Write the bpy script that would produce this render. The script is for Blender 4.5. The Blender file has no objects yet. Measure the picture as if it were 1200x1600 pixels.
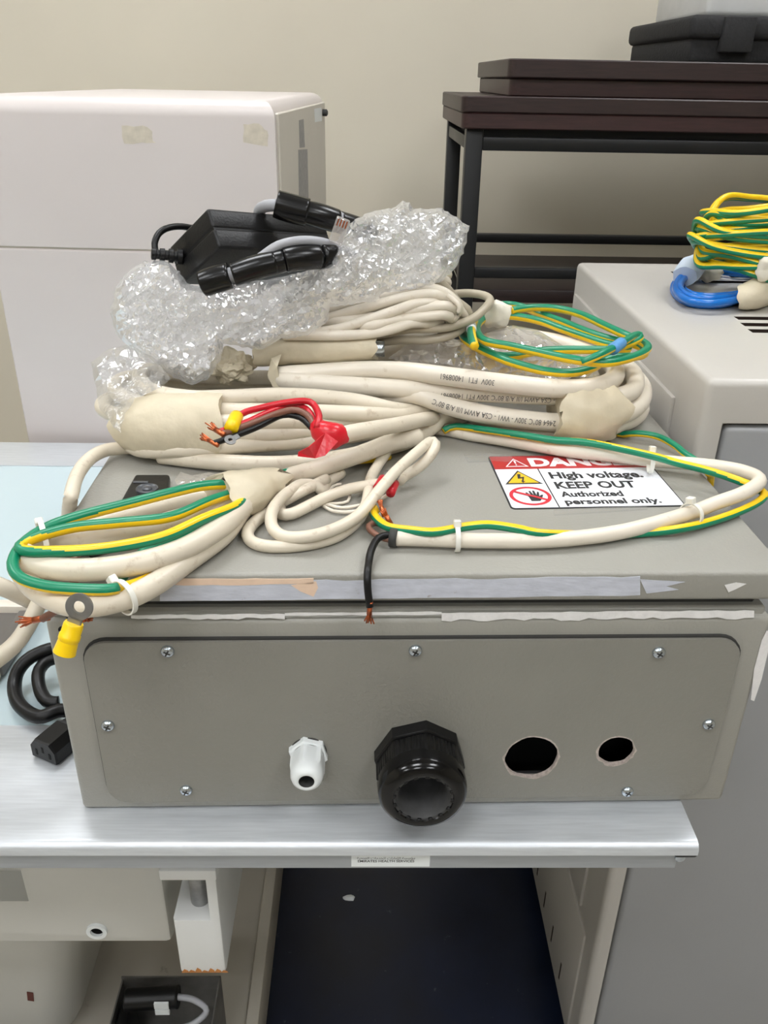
import bpy, bmesh, math, random
from mathutils import Vector, Matrix, noise
from mathutils.geometry import delaunay_2d_cdt
random.seed(7)
PI = math.pi
SC = bpy.context.scene
COL = SC.collection

# ------------------------------------------------------------------ camera
FPX, TH, PS, RO = 1315.0, 0.4764, 0.0229, 0.0186     # focal length in px of a 1200x1600 frame, tilt, yaw, roll
CAM = Vector((0, 0, 1.3043))
FW = Vector((math.sin(PS)*math.cos(TH), math.cos(PS)*math.cos(TH), -math.sin(TH)))
_R0 = Vector((math.cos(PS), -math.sin(PS), 0)); _U0 = _R0.cross(FW)
RT = _R0*math.cos(RO) + _U0*math.sin(RO)
UP = _U0*math.cos(RO) - _R0*math.sin(RO)
cd = bpy.data.cameras.new('camera'); co = bpy.data.objects.new('camera', cd); COL.objects.link(co)
cd.sensor_width = 36; cd.lens = FPX/1600*36; cd.clip_start = 0.01
m = Matrix((RT, UP, -FW)).transposed().to_4x4(); m.translation = CAM
co.matrix_world = m; SC.camera = co

# ------------------------------------------------------------------ light and exposure
w = bpy.data.worlds.new('world'); SC.world = w; w.use_nodes = True
w.node_tree.nodes['Background'].inputs[0].default_value = (0.9, 0.95, 1.0, 1)
w.node_tree.nodes['Background'].inputs[1].default_value = 0.05
SC.view_settings.view_transform = 'Standard'; SC.view_settings.look = 'None'
SC.view_settings.exposure = 0.0; SC.view_settings.gamma = 1.0
SC.view_settings.use_curve_mapping = False
LIGHT_POWER = 18.0                                   # emission strength of the ceiling light diffusers
LIGHT_SPOTS = [(x_, y_) for y_ in (1.2, -0.5, -2.2) for x_ in (-1.9, -0.45, 1.0)]

# ------------------------------------------------------------------ helpers
def lin(c):
    return tuple(((x/255)/12.92 if x/255 <= 0.04045 else ((x/255+0.055)/1.055)**2.4) for x in c)
_mats = {}
def mat(name, rgb, rough=0.5, metal=0.0, var=0.06, vscale=20, bump=0.0, bscale=200, spec=0.5, spots=None, coat=0.0,
        emit=0.0, stretch=None, trans=0.0, alpha=None, sss=0.0, rvar=0.0):
    """procedural painted / plastic / metal material: mottled colour, fine relief, optional stain spots (colour, scale, threshold)"""
    if name in _mats: return _mats[name]
    M = bpy.data.materials.new(name); M.use_nodes = True; nt = M.node_tree; N = nt.nodes; L = nt.links
    b = N['Principled BSDF']
    tc = N.new('ShaderNodeTexCoord'); src = tc.outputs['Object']
    if stretch:
        mp = N.new('ShaderNodeMapping'); mp.inputs['Scale'].default_value = stretch
        L.new(src, mp.inputs[0]); srcs = mp.outputs[0]
    else: srcs = src
    c = lin(rgb)
    nz = N.new('ShaderNodeTexNoise'); nz.inputs['Scale'].default_value = vscale; nz.inputs['Detail'].default_value = 5
    L.new(srcs, nz.inputs['Vector'])
    rp = N.new('ShaderNodeValToRGB')
    rp.color_ramp.elements[0].position = 0.3; rp.color_ramp.elements[1].position = 0.7
    rp.color_ramp.elements[0].color = tuple(max(0, x*(1-var)) for x in c)+(1,)
    rp.color_ramp.elements[1].color = tuple(min(1, x*(1+var)) for x in c)+(1,)
    L.new(nz.outputs[0], rp.inputs[0]); colr = rp.outputs[0]
    if spots:
        for (scol, ssc, thr, wid) in spots:
            n2 = N.new('ShaderNodeTexNoise'); n2.inputs['Scale'].default_value = ssc; n2.inputs['Detail'].default_value = 6
            n2.inputs['Roughness'].default_value = 0.65
            L.new(src, n2.inputs['Vector'])
            mr = N.new('ShaderNodeMapRange'); mr.inputs[1].default_value = thr; mr.inputs[2].default_value = thr+wid
            L.new(n2.outputs[0], mr.inputs[0])
            mx = N.new('ShaderNodeMixRGB'); L.new(mr.outputs[0], mx.inputs[0]); L.new(colr, mx.inputs[1])
            mx.inputs[2].default_value = lin(scol)+(1,); colr = mx.outputs[0]
    L.new(colr, b.inputs['Base Color'])
    b.inputs['Roughness'].default_value = rough; b.inputs['Metallic'].default_value = metal
    b.inputs['Specular IOR Level'].default_value = spec; b.inputs['Coat Weight'].default_value = coat
    b.inputs['Transmission Weight'].default_value = trans
    if rvar:
        mr = N.new('ShaderNodeMapRange'); mr.inputs[3].default_value = rough-rvar; mr.inputs[4].default_value = rough+rvar
        L.new(nz.outputs[0], mr.inputs[0]); L.new(mr.outputs[0], b.inputs['Roughness'])
    if bump:
        nb = N.new('ShaderNodeTexNoise'); nb.inputs['Scale'].default_value = bscale; nb.inputs['Detail'].default_value = 3
        L.new(srcs, nb.inputs['Vector'])
        bp = N.new('ShaderNodeBump'); bp.inputs['Strength'].default_value = bump; bp.inputs['Distance'].default_value = 0.001
        L.new(nb.outputs[0], bp.inputs['Height']); L.new(bp.outputs[0], b.inputs['Normal'])
    if emit:
        b.inputs['Emission Color'].default_value = c+(1,); b.inputs['Emission Strength'].default_value = emit
    if alpha is not None: b.inputs['Alpha'].default_value = alpha
    _mats[name] = M
    return M

def film(name, tint=(235, 236, 238), body=0.3, rough=0.2, bscale=60, bstr=0.4):
    """thin clear plastic film: mostly see-through, white haze, sharp highlights on its crinkles"""
    M = bpy.data.materials.new(name); M.use_nodes = True; nt = M.node_tree; N = nt.nodes; L = nt.links
    N.clear(); out = N.new('ShaderNodeOutputMaterial')
    tr = N.new('ShaderNodeBsdfTransparent'); tr.inputs[0].default_value = (0.98, 0.98, 0.98, 1)
    pr = N.new('ShaderNodeBsdfPrincipled'); pr.inputs['Base Color'].default_value = lin(tint)+(1,)
    pr.inputs['Roughness'].default_value = 0.5
    tl = N.new('ShaderNodeBsdfTranslucent'); tl.inputs[0].default_value = lin(tint)+(1,)
    gl = N.new('ShaderNodeBsdfGlossy'); gl.inputs['Roughness'].default_value = rough; gl.inputs[0].default_value = (1, 1, 1, 1)
    m1 = N.new('ShaderNodeMixShader'); m1.inputs[0].default_value = 0.4
    L.new(pr.outputs[0], m1.inputs[1]); L.new(tl.outputs[0], m1.inputs[2])
    tc = N.new('ShaderNodeTexCoord')
    n3 = N.new('ShaderNodeTexNoise'); n3.inputs['Scale'].default_value = 35; n3.inputs['Detail'].default_value = 3
    L.new(tc.outputs['Object'], n3.inputs['Vector'])
    mx = N.new('ShaderNodeMixRGB'); mx.inputs[0].default_value = 0.05
    L.new(tc.outputs['Object'], mx.inputs[1]); L.new(n3.outputs['Color'], mx.inputs[2])
    nb = N.new('ShaderNodeTexNoise'); nb.noise_type = 'RIDGED_MULTIFRACTAL'; nb.inputs['Scale'].default_value = bscale
    nb.inputs['Detail'].default_value = 4; nb.inputs['Roughness'].default_value = .5
    L.new(mx.outputs[0], nb.inputs['Vector'])
    bp = N.new('ShaderNodeBump'); bp.inputs['Strength'].default_value = bstr; bp.inputs['Distance'].default_value = 0.006
    L.new(nb.outputs[0], bp.inputs['Height'])
    L.new(bp.outputs[0], gl.inputs['Normal']); L.new(bp.outputs[0], pr.inputs['Normal'])
    m2 = N.new('ShaderNodeMixShader'); m2.inputs[0].default_value = body
    L.new(tr.outputs[0], m2.inputs[1]); L.new(m1.outputs[0], m2.inputs[2])
    lw = N.new('ShaderNodeFresnel'); lw.inputs[0].default_value = 1.5; L.new(bp.outputs[0], lw.inputs['Normal'])
    ma = N.new('ShaderNodeMath'); ma.operation = 'MULTIPLY_ADD'; ma.inputs[1].default_value = .42; ma.inputs[2].default_value = .02
    ma.use_clamp = True; L.new(lw.outputs[0], ma.inputs[0])
    m3 = N.new('ShaderNodeMixShader'); L.new(ma.outputs[0], m3.inputs[0]); L.new(m2.outputs[0], m3.inputs[1]); L.new(gl.outputs[0], m3.inputs[2])
    L.new(m3.outputs[0], out.inputs[0])
    return M

def ray(u, v):
    return FW*FPX + RT*(u-600) + UP*(800-v)
def P(u, v, x=None, y=None, z=None):
    """pixel -> point on a world plane"""
    d = ray(u, v)
    i, val = (0, x) if x is not None else ((1, y) if y is not None else (2, z))
    return CAM + d*((val-CAM[i])/d[i])

def tag(o, label=None, cat=None, group=None, kind=None):
    if label: o['label'] = label
    if cat: o['category'] = cat
    if group: o['group'] = group
    if kind: o['kind'] = kind
    return o
def root(name, label, cat, loc, rz=0, group=None):
    o = bpy.data.objects.new(name, None); COL.objects.link(o)
    o.empty_display_size = 0.02
    o.matrix_world = Matrix.Translation(loc) @ Matrix.Rotation(rz, 4, 'Z')
    return tag(o, label, cat, group)
def link(name, me, mats, parent=None, world=True, smooth=None):
    """one mesh object; its vertices are given in world space (or, world=False, in the parent's space); origin moved to its base"""
    if not isinstance(mats, (list, tuple)): mats = [mats]
    for mm in mats: me.materials.append(mm)
    if smooth is not None:
        for p in me.polygons: p.use_smooth = smooth
    vs = [v.co for v in me.vertices]
    lo = Vector([min(c[i] for c in vs) for i in range(3)]); hi = Vector([max(c[i] for c in vs) for i in range(3)])
    c = Vector(((lo.x+hi.x)/2, (lo.y+hi.y)/2, lo.z))
    me.transform(Matrix.Translation(-c))
    o = bpy.data.objects.new(name, me); COL.objects.link(o)
    o.location = c
    if parent is not None:
        o.parent = parent
        if world:
            pm = parent.matrix_world if parent.parent is None else wmat(parent)
            o.matrix_parent_inverse = pm.inverted()
        else:
            # vertices in the top root's space: undo a parent part's own offset
            if parent.parent is not None: o.matrix_parent_inverse = Matrix.Translation(-Vector(parent.location))
    return o
def wmat(o):
    if o.parent is None:
        return Matrix.LocRotScale(o.location, o.rotation_euler, o.scale)
    return wmat(o.parent) @ o.matrix_parent_inverse @ Matrix.LocRotScale(o.location, o.rotation_euler, o.scale)
def me_from(verts, faces, fm=None):
    me = bpy.data.meshes.new('m'); me.from_pydata([tuple(v) for v in verts], [], faces)
    if fm: me.polygons.foreach_set('material_index', fm)
    me.update(); return me
def me_bm(bm):
    me = bpy.data.meshes.new('m'); bm.to_mesh(me); bm.free(); return me
def box_bm(lo, hi, bev=0.0, seg=2, bm=None, only=None):
    bm = bm or bmesh.new()
    r = bmesh.ops.create_cube(bm, size=1)
    for v in r['verts']:
        v.co = Vector([lo[i] + (v.co[i]+0.5)*(hi[i]-lo[i]) for i in range(3)])
    if bev:
        es = list({e for v in r['verts'] for e in v.link_edges})
        if only: es = [e for e in es if only(e)]
        bmesh.ops.bevel(bm, geom=es, offset=bev, segments=seg, profile=0.5, affect='EDGES')
    return bm
def box(name, lo, hi, mt, parent=None, bev=0.0, seg=2, world=True, M=None, only=None):
    bm = box_bm(lo, hi, bev, seg, only=only)
    if M is not None: bm.transform(M)
    me = me_bm(bm); o = link(name, me, mt, parent, world)
    if bev: smooth_by_angle(o.data)
    return o
def smooth_by_angle(me, ang=0.6):
    bm = bmesh.new(); bm.from_mesh(me)
    for f in bm.faces: f.smooth = True
    for e in bm.edges:
        if len(e.link_faces) == 2 and e.calc_face_angle(0) > ang: e.smooth = False
    bm.to_mesh(me); bm.free()
def boolean(o, cutters):
    for c in cutters:
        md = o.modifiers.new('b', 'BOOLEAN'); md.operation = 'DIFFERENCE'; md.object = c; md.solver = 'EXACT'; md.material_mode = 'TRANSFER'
    dg = bpy.context.evaluated_depsgraph_get()
    me = bpy.data.meshes.new_from_object(o.evaluated_get(dg)); o.modifiers.clear(); o.data = me
    for c in cutters: bpy.data.objects.remove(c)
    smooth_by_angle(me)
def cr(pts, closed=False, step=0.004):
    """Catmull-Rom through points"""
    pts = [Vector(p) for p in pts]; n = len(pts); out = []
    for i in range(n if closed else n-1):
        if closed: a, b, c, d = pts[(i-1) % n], pts[i], pts[(i+1) % n], pts[(i+2) % n]
        else: a, b, c, d = pts[max(0, i-1)], pts[i], pts[i+1], pts[min(n-1, i+2)]
        k = max(2, int((c-b).length/step))
        for j in range(k):
            t = j/k
            out.append(0.5*((2*b)+(c-a)*t+(2*a-5*b+4*c-d)*t*t+(3*b-a-3*c+d)*t**3))
    if not closed: out.append(pts[-1])
    return out
def frames(path, closed=False):
    n = len(path); fr = []; last = Vector((0, 0, 1))
    for i in range(n):
        a = path[(i-1) % n] if (closed or i > 0) else path[i]; b = path[(i+1) % n] if (closed or i < n-1) else path[i]
        t = (b-a)
        t = t.normalized() if t.length > 1e-9 else Vector((1, 0, 0))
        u = Vector((0, 0, 1)); nn = u - t*u.dot(t)
        if nn.length < 0.25: nn = last - t*last.dot(t)
        nn.normalize(); last = nn
        fr.append((t, nn, t.cross(nn)))
    return fr
TUBES = {}; WRAPS = []
def keyed(a, t):
    if not isinstance(a, (list, tuple)): return a
    for (t0, a0), (t1, a1) in zip(a, a[1:]):
        if t <= t1: return a0+(a1-a0)*max(0, (t-t0)/(t1-t0))
    return a[-1][1]
def tube_me(path, r, seg=12, closed=False, split=None, twist=0.0, caps=True, wob=0.0, flat=1.0):
    """swept round section; r is a number or f(t in 0..1); split=(angle, threshold): faces on that side use material 1"""
    fr = frames(path, closed); n = len(path); V = []; Fc = []; fm = []
    s = 0.0
    for i in range(n):
        if i: s += (path[i]-path[i-1]).length
        rr = r(i/(n-1)) if callable(r) else r
        if wob: rr *= 1+wob*noise.noise(path[i]*40)
        t, a, b = fr[i]
        for k in range(seg):
            ph = 2*PI*k/seg + twist*s
            V.append(path[i]+a*(rr*flat*math.cos(ph))+b*(rr*math.sin(ph)))
    for i in range(n if closed else n-1):
        i2 = (i+1) % n
        for k in range(seg):
            k2 = (k+1) % seg
            Fc.append((i*seg+k, i*seg+k2, i2*seg+k2, i2*seg+k))
            if split: fm.append(1 if math.cos(2*PI*(k+0.5)/seg-keyed(split[0], i/n)) > split[1] else 0)
    if caps and not closed:
        Fc.append(tuple(reversed(range(seg)))); Fc.append(tuple(range((n-1)*seg, n*seg)))
        if split: fm += [0, 0]
    me = me_from(V, Fc, fm if split else None)
    if not closed: TUBES[me.name] = (path, r, dict(seg=seg, split=split, twist=twist, caps=caps, wob=wob, flat=flat))
    return me
def tube(name, pts, r, mt, parent=None, seg=12, closed=False, step=0.004, spline=True, **k):
    path = cr(pts, closed, step) if spline else [Vector(p) for p in pts]
    o = link(name, tube_me(path, r, seg, closed, **k), mt, parent, smooth=True)
    return o
def lathe_me(prof, seg=32, axis='Y', hexn=6, caps=False):
    """rings (d, radius, polygonality 0..1[, sides]) along an axis"""
    V = []; Fc = []
    for q in prof:
        d, r, hx = q[:3]; sd = q[3] if len(q) > 3 else hexn
        for k in range(seg):
            a = 2*PI*k/seg; w_ = PI/sd
            pol = math.cos(w_)/math.cos(((a + (q[4] if len(q) > 4 else 0)) % (2*w_))-w_)
            rr = r*((1-hx)+hx*pol/math.cos(w_))
            c, s = rr*math.cos(a), rr*math.sin(a)
            V.append((c, d, s) if axis == 'Y' else (c, s, d))
    n = len(prof)
    for i in range(n-1):
        for k in range(seg):
            k2 = (k+1) % seg
            Fc.append((i*seg+k, i*seg+k2, (i+1)*seg+k2, (i+1)*seg+k))
    if caps:
        Fc.append(tuple(reversed(range(seg)))); Fc.append(tuple(range((n-1)*seg, n*seg)))
    me = me_from(V, Fc); bm = bmesh.new(); bm.from_mesh(me); bmesh.ops.recalc_face_normals(bm, faces=bm.faces); bm.to_mesh(me); bm.free()
    return me
def put(name, me, M, mt, parent=None, world=True, smooth=True):
    me.transform(M); o = link(name, me, mt, parent, world, smooth)
    if smooth: smooth_by_angle(o.data, 0.7)
    return o
T = Matrix.Translation
def align(p, d, roll=0.0):
    """matrix taking local +Z to d at p"""
    q = Vector(d).normalized().to_track_quat('Z', 'Y')
    return Matrix.Translation(p) @ q.to_matrix().to_4x4() @ Matrix.Rotation(roll, 4, 'Z')
def text_me(body, size=1.0, bold=0.0, align_x='LEFT', sx=1.0):
    cu = bpy.data.curves.new('t', 'FONT'); cu.body = body; cu.size = size; cu.offset = bold; cu.align_x = align_x; cu.resolution_u = 3
    o = bpy.data.objects.new('t', cu); COL.objects.link(o)
    dg = bpy.context.evaluated_depsgraph_get(); dg.update()
    me = bpy.data.meshes.new_from_object(o.evaluated_get(dg))
    bpy.data.objects.remove(o); bpy.data.curves.remove(cu); me.materials.clear()
    if sx != 1.0: me.transform(Matrix.Diagonal((sx, 1, 1, 1)))
    return me
def poly_patch(name, pts, mt, parent, thick=0.0004, n=None, world=True):
    """thin irregular patch: pts is a closed outline in 3D (planar), raised along n"""
    n = Vector(n); k = len(pts)
    V = [Vector(p) for p in pts] + [Vector(p)+n*thick for p in pts]
    bm = bmesh.new(); vs = [bm.verts.new(v) for v in V]
    es = [bm.edges.new((vs[k+i], vs[k+(i+1) % k])) for i in range(k)]
    bmesh.ops.triangle_fill(bm, use_beauty=True, use_dissolve=False, edges=es, normal=n)
    for i in range(k):
        bm.faces.new((vs[i], vs[(i+1) % k], vs[k+(i+1) % k], vs[k+i]))
    return link(name, me_bm(bm), mt, parent, world)

# ------------------------------------------------------------------ materials
M_wall = mat('wall_paint', (204, 197, 180), 0.75, var=0.03, vscale=3, bump=0.25, bscale=30)
M_ceil = mat('ceiling_paint', (225, 224, 220), 0.8, var=0.02)
M_bounce = mat('pale_bounce_floor', (170, 166, 158), 0.4, var=0.05, vscale=8)  # pale tone made up for the unseen floor, to bounce light
M_floor = mat('navy_floor_vinyl', (14, 22, 42), 0.32, var=0.35, vscale=9, bump=0.08, bscale=60, spots=[((70, 72, 78), 38, 0.66, 0.05)], rvar=0.12)
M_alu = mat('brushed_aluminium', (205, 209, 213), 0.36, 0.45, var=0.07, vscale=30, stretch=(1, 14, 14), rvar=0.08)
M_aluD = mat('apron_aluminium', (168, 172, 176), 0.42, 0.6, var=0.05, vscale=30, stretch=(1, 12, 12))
M_top = mat('pale_blue_laminate', (184, 201, 206), 0.16, var=0.02, vscale=4, coat=0.3)
M_box = mat('grey_powder_coat', (147, 145, 137), 0.42, var=0.04, vscale=14, bump=0.35, bscale=420, rvar=0.05)
M_plate = mat('gland_plate_paint', (131, 129, 121), 0.40, var=0.04, vscale=12, bump=0.55, bscale=330, rvar=0.05)
M_gask = mat('dark_gasket', (52, 52, 50), 0.7)
M_steelZ = mat('zinc_screw', (196, 205, 214), 0.22, 1.0)
M_steel = mat('bare_steel', (150, 150, 150), 0.35, 0.9, var=0.25, vscale=60)
M_shade = mat('interior_shade_black', (12, 12, 12), 0.9)  # black colour stands in for the shade inside holes and cavities
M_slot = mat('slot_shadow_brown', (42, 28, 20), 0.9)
M_white_pl = mat('white_nylon', (226, 230, 230), 0.38, var=0.02, sss=0.1)
M_black_pl = mat('black_nylon', (12, 12, 13), 0.36, spec=.35, var=0.15, vscale=50, bump=0.1, bscale=300)
M_black_gl = mat('black_nylon_glossy', (7, 7, 8), 0.15, var=0.1, spec=.4)
M_rubber = mat('black_rubber', (9, 9, 10), 0.40, spec=.35, var=0.1)
M_pit = mat('grey_dusty_seal', (58, 58, 58), 0.7, var=0.2, vscale=150)
M_rough_edge = mat('chipped_cut_edge', (172, 160, 152), 0.7, var=0.25, vscale=400)
M_paintw = mat('white_filler_paint', (222, 220, 218), 0.5, var=0.06, vscale=120, bump=0.5, bscale=250)
M_paper = mat('torn_bluish_paper_tape', (190, 193, 203), 0.6, var=0.10, vscale=60, bump=0.3, bscale=150, stretch=(1, 4, 4), spots=[((150, 140, 138), 90, 0.66, 0.08)])
M_peach = mat('peach_plaster_tape', (224, 196, 172), 0.6, var=0.06, vscale=90)
M_cable = mat('ivory_cable_pvc', (219, 210, 194), 0.34, var=0.035, vscale=30, spots=[((196, 182, 160), 90, 0.60, 0.16)])
M_cable2 = mat('cream_cable_pvc', (214, 204, 185), 0.34, var=0.05, vscale=24, spots=[((182, 166, 142), 110, 0.58, 0.18)])
M_cableB = mat('beige_cable_pvc', (176, 166, 146), 0.4, var=0.05)
M_cableG = mat('grey_cable_pvc', (160, 161, 166), 0.4, var=0.03)
M_yel = mat('earth_yellow', (238, 196, 22), 0.32, var=0.04)
M_grn = mat('earth_green', (10, 128, 92), 0.32, var=0.05)
M_blue = mat('blue_cable_pvc', (8, 104, 190), 0.26, var=0.04)
M_red = mat('red_insulation', (192, 22, 38), 0.32, var=0.06)
M_redtape = mat('red_tape', (205, 24, 40), 0.28, var=0.08, bump=0.6, bscale=120)
M_brown = mat('brown_insulation', (122, 82, 66), 0.4)
M_copper = mat('copper_strands', (190, 104, 66), 0.32, 0.9, var=0.2, vscale=300)
M_tape = mat('masking_tape', (202, 191, 166), 0.5, var=0.06, vscale=45, bump=0.7, bscale=110)
M_tapew = mat('whitish_tape', (226, 220, 204), 0.45, var=0.05, vscale=60, bump=0.8, bscale=160)
M_tapeb = mat('pale_blue_paper_tape', (196, 208, 222), 0.5, var=0.06, bump=0.7, bscale=140)
M_ylsl = mat('yellow_sleeve', (244, 202, 8), 0.3)
M_tie = mat('milky_cable_tie', (226, 224, 214), 0.3)
M_ink = mat('black_ink', (40, 40, 42), 0.6)
M_inkg = mat('grey_cable_ink', (88, 86, 84), 0.6)
M_signw = mat('sign_white', (238, 240, 246), 0.25)
M_signr = mat('sign_red', (176, 40, 44), 0.3)
M_signr2 = mat('sign_prohibition_red', (205, 45, 60), 0.3)
M_signy = mat('sign_yellow', (240, 186, 40), 0.3)
M_signtx = mat('sign_white_print', (236, 226, 226), 0.3)
M_machine = mat('machine_ivory_paint', (210, 202, 199), 0.32, var=0.02, vscale=5, bump=0.1, bscale=60)
M_machside = mat('machine_side_paint', (206, 200, 188), 0.4, var=0.02)
M_resid = mat('glue_residue', (205, 196, 180), 0.7, var=0.12, vscale=80, bump=0.5, bscale=200)
M_labelg = mat('grey_rating_label', (150, 148, 145), 0.5, var=0.2, vscale=120)
M_cab = mat('cabinet_grey_paint', (184, 180, 173), 0.36, var=0.03, vscale=6, bump=0.12, bscale=260)
M_cabd = mat('cabinet_door_paint', (152, 153, 154), 0.36, var=0.02, vscale=6, bump=0.12, bscale=260)
M_wood = mat('dark_mahogany', (40, 25, 24), 0.42, var=0.35, vscale=22, stretch=(1, 12, 12), bump=0.2, bscale=80)
M_wood2 = mat('red_mahogany', (50, 28, 28), 0.42, var=0.30, vscale=22, stretch=(1, 12, 12), bump=0.2, bscale=80)
M_frame = mat('black_steel_frame', (20, 21, 23), 0.4, 0.2, var=0.2)
M_foam = mat('black_foam', (32, 32, 33), 0.85, var=0.2, vscale=120, bump=1.0, bscale=220)
M_crate = mat('grey_white_plastic', (196, 197, 196), 0.4)
M_housing = mat('white_enamel', (198, 197, 190), 0.4, var=0.03, vscale=10)
M_bracket = mat('white_enamel_rusty', (218, 219, 217), 0.35, var=0.03, spots=[((176, 120, 62), 60, 0.70, 0.04)])
M_rust = mat('rust', (170, 112, 56), 0.8, var=0.3, vscale=200)
M_base = mat('beige_base_paint', (186, 180, 168), 0.5, var=0.06, vscale=8, spots=[((140, 132, 120), 18, 0.66, 0.1)])
M_galv = mat('galvanised_steel', (128, 126, 122), 0.42, 0.7, var=0.22, vscale=30, spots=[((120, 84, 60), 26, 0.70, 0.06)])
M_led = mat('light_diffuser', (249, 251, 254), 0.5, var=0.0, emit=LIGHT_POWER)
M_bag = film('clear_plastic_bag', body=0.34, bscale=75, bstr=.45)
M_bag2 = film('thin_plastic_film', body=0.10, bstr=0.5)
M_bagg = film('greyish_bubble_film', tint=(214, 208, 204), body=0.32)
M_clear = film('clear_tape', body=0.12, bstr=0.1)

# ------------------------------------------------------------------ room
WY = 2.25
def structure(o): o['kind'] = 'structure'; return o
structure(box('floor', (-3.2, -4.6, -0.05), (3.2, WY+0.1, -.003), M_bounce))  # unseen floor, made pale to throw light up under the bench
ns = tag(box('floor_sheet', (-.152, .30, -.003), (.36, 1.6, 0), M_floor), 'dark navy vinyl floor under the bench, cut down to a sheet', 'floor sheet')  # the navy floor, narrowed so the added pale floor can bounce light
structure(box('wall_back', (-3.2, WY, 0), (3.2, WY+0.1, 2.8), M_wall))
structure(box('wall_left', (-3.2, -4.6, -.003), (-3.1, WY, 2.8), M_wall))
structure(box('wall_right', (3.1, -4.6, -.003), (3.2, WY, 2.8), M_wall))
structure(box('wall_front', (-3.1, -4.6, -.003), (3.1, -4.5, 2.8), M_wall))
structure(box('ceiling', (-3.2, -4.6, 2.8), (3.2, WY+0.1, 2.88), M_ceil))
wb_ = bpy.data.objects['wall_back']
M_mark = mat('wall_scuff', (150, 142, 126), .8)
for pts_ in ([(313, 0), (315, 0), (317, 150), (315.5, 150)], [(1143, 272), (1145, 272), (1141, 315), (1139, 315)], [(1115, 274), (1116, 274), (1114, 292), (1113, 292)], [(886, 404), (895, 405), (895, 407), (886, 406)]):
    poly_patch('scuff', [P(u, v, y=WY-.0005) for (u, v) in pts_], M_mark, wb_, .0004, (0, -1, 0))
for i, (lx, ly) in enumerate(LIGHT_SPOTS):
    r = root('ceiling_light', 'white square ceiling light panel set into the ceiling', 'light', (lx, ly, 2.76), group='ceiling light panels')
    for (a, b, c, d) in ((-.3, -.3, .3, -.28), (-.3, .28, .3, .3), (-.3, -.28, -.28, .28), (.28, -.28, .3, .28)):
        box('frame_bar', (lx+a, ly+b, 2.765), (lx+c, ly+d, 2.80), M_white_pl, r)
    box('diffuser', (lx-.28, ly-.28, 2.775), (lx+.28, ly+.28, 2.80), M_led, r)

# ------------------------------------------------------------------ examination table (the bench)
BZ, XR, YB = 0.80, 0.2501, 0.439
YB2 = YB+0.6751; YE = YB2+0.085; YI = 0.568; XL = -1.35
t = root('metal_bench', 'long aluminium edged bench with pale blue top carrying the grey enclosure', 'bench', (-0.5, 0.8, 0))
def rail(name, x0, x1, prof, mt, parent):
    V = [(x, y, z) for x in (x0, x1) for (y, z) in prof]; n = len(prof)
    Fc = [(i, (i+1) % n, n+(i+1) % n, n+i) for i in range(n)] + [tuple(reversed(range(n))), tuple(range(n, 2*n))]
    me = me_from(V, Fc); bm = bmesh.new(); bm.from_mesh(me); bmesh.ops.recalc_face_normals(bm, faces=bm.faces); bm.to_mesh(me); bm.free()
    o = link(name, me, mt, parent); smooth_by_angle(o.data, 0.5); return o
LIP = .0125
prof = [(YI, BZ), (YB+.007, BZ)] + [(YB+.007-.007*math.sin(a), BZ-.007+.007*math.cos(a)) for a in (0.3, 0.6, 0.9, 1.2, 1.5)] + [(YB, BZ-.010), (YB+.002, BZ-LIP), (YI, BZ-LIP)]
fr_ = rail('front_rail', XL, XR, prof, M_alu, t)
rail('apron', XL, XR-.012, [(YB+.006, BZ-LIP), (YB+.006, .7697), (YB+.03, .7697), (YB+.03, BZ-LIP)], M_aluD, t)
rail('rear_rail', XL, XR, [(YB2, BZ), (YE, BZ), (YE, .76), (YB2, .76)], M_alu, t)
box('end_rail', (XR-.06, YI, .762), (XR, YB2, BZ), M_alu, t)
box('end_rail', (XL, YI, .762), (XL+.06, YB2, BZ), M_alu, t)
box('bench_top', (XL+.06, YI, .775), (XR-.06, YB2, BZ-.0015), M_top, t)
tag(box('end_cap', (XR-.016, YB+.002, BZ-LIP-.003), (XR+.0015, YB+.03, BZ-LIP+.002), M_rubber, fr_, bev=.002), 'black rubber end cap')
put('screw', lathe_me([(0, .0005, 0), (0, .004, 0), (-.0015, .0038, 0), (-.0025, .002, 0), (-.0027, .0002, 0)], 16), T(P(1062, 1339, y=YB+.006)), M_steelZ, t)
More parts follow.
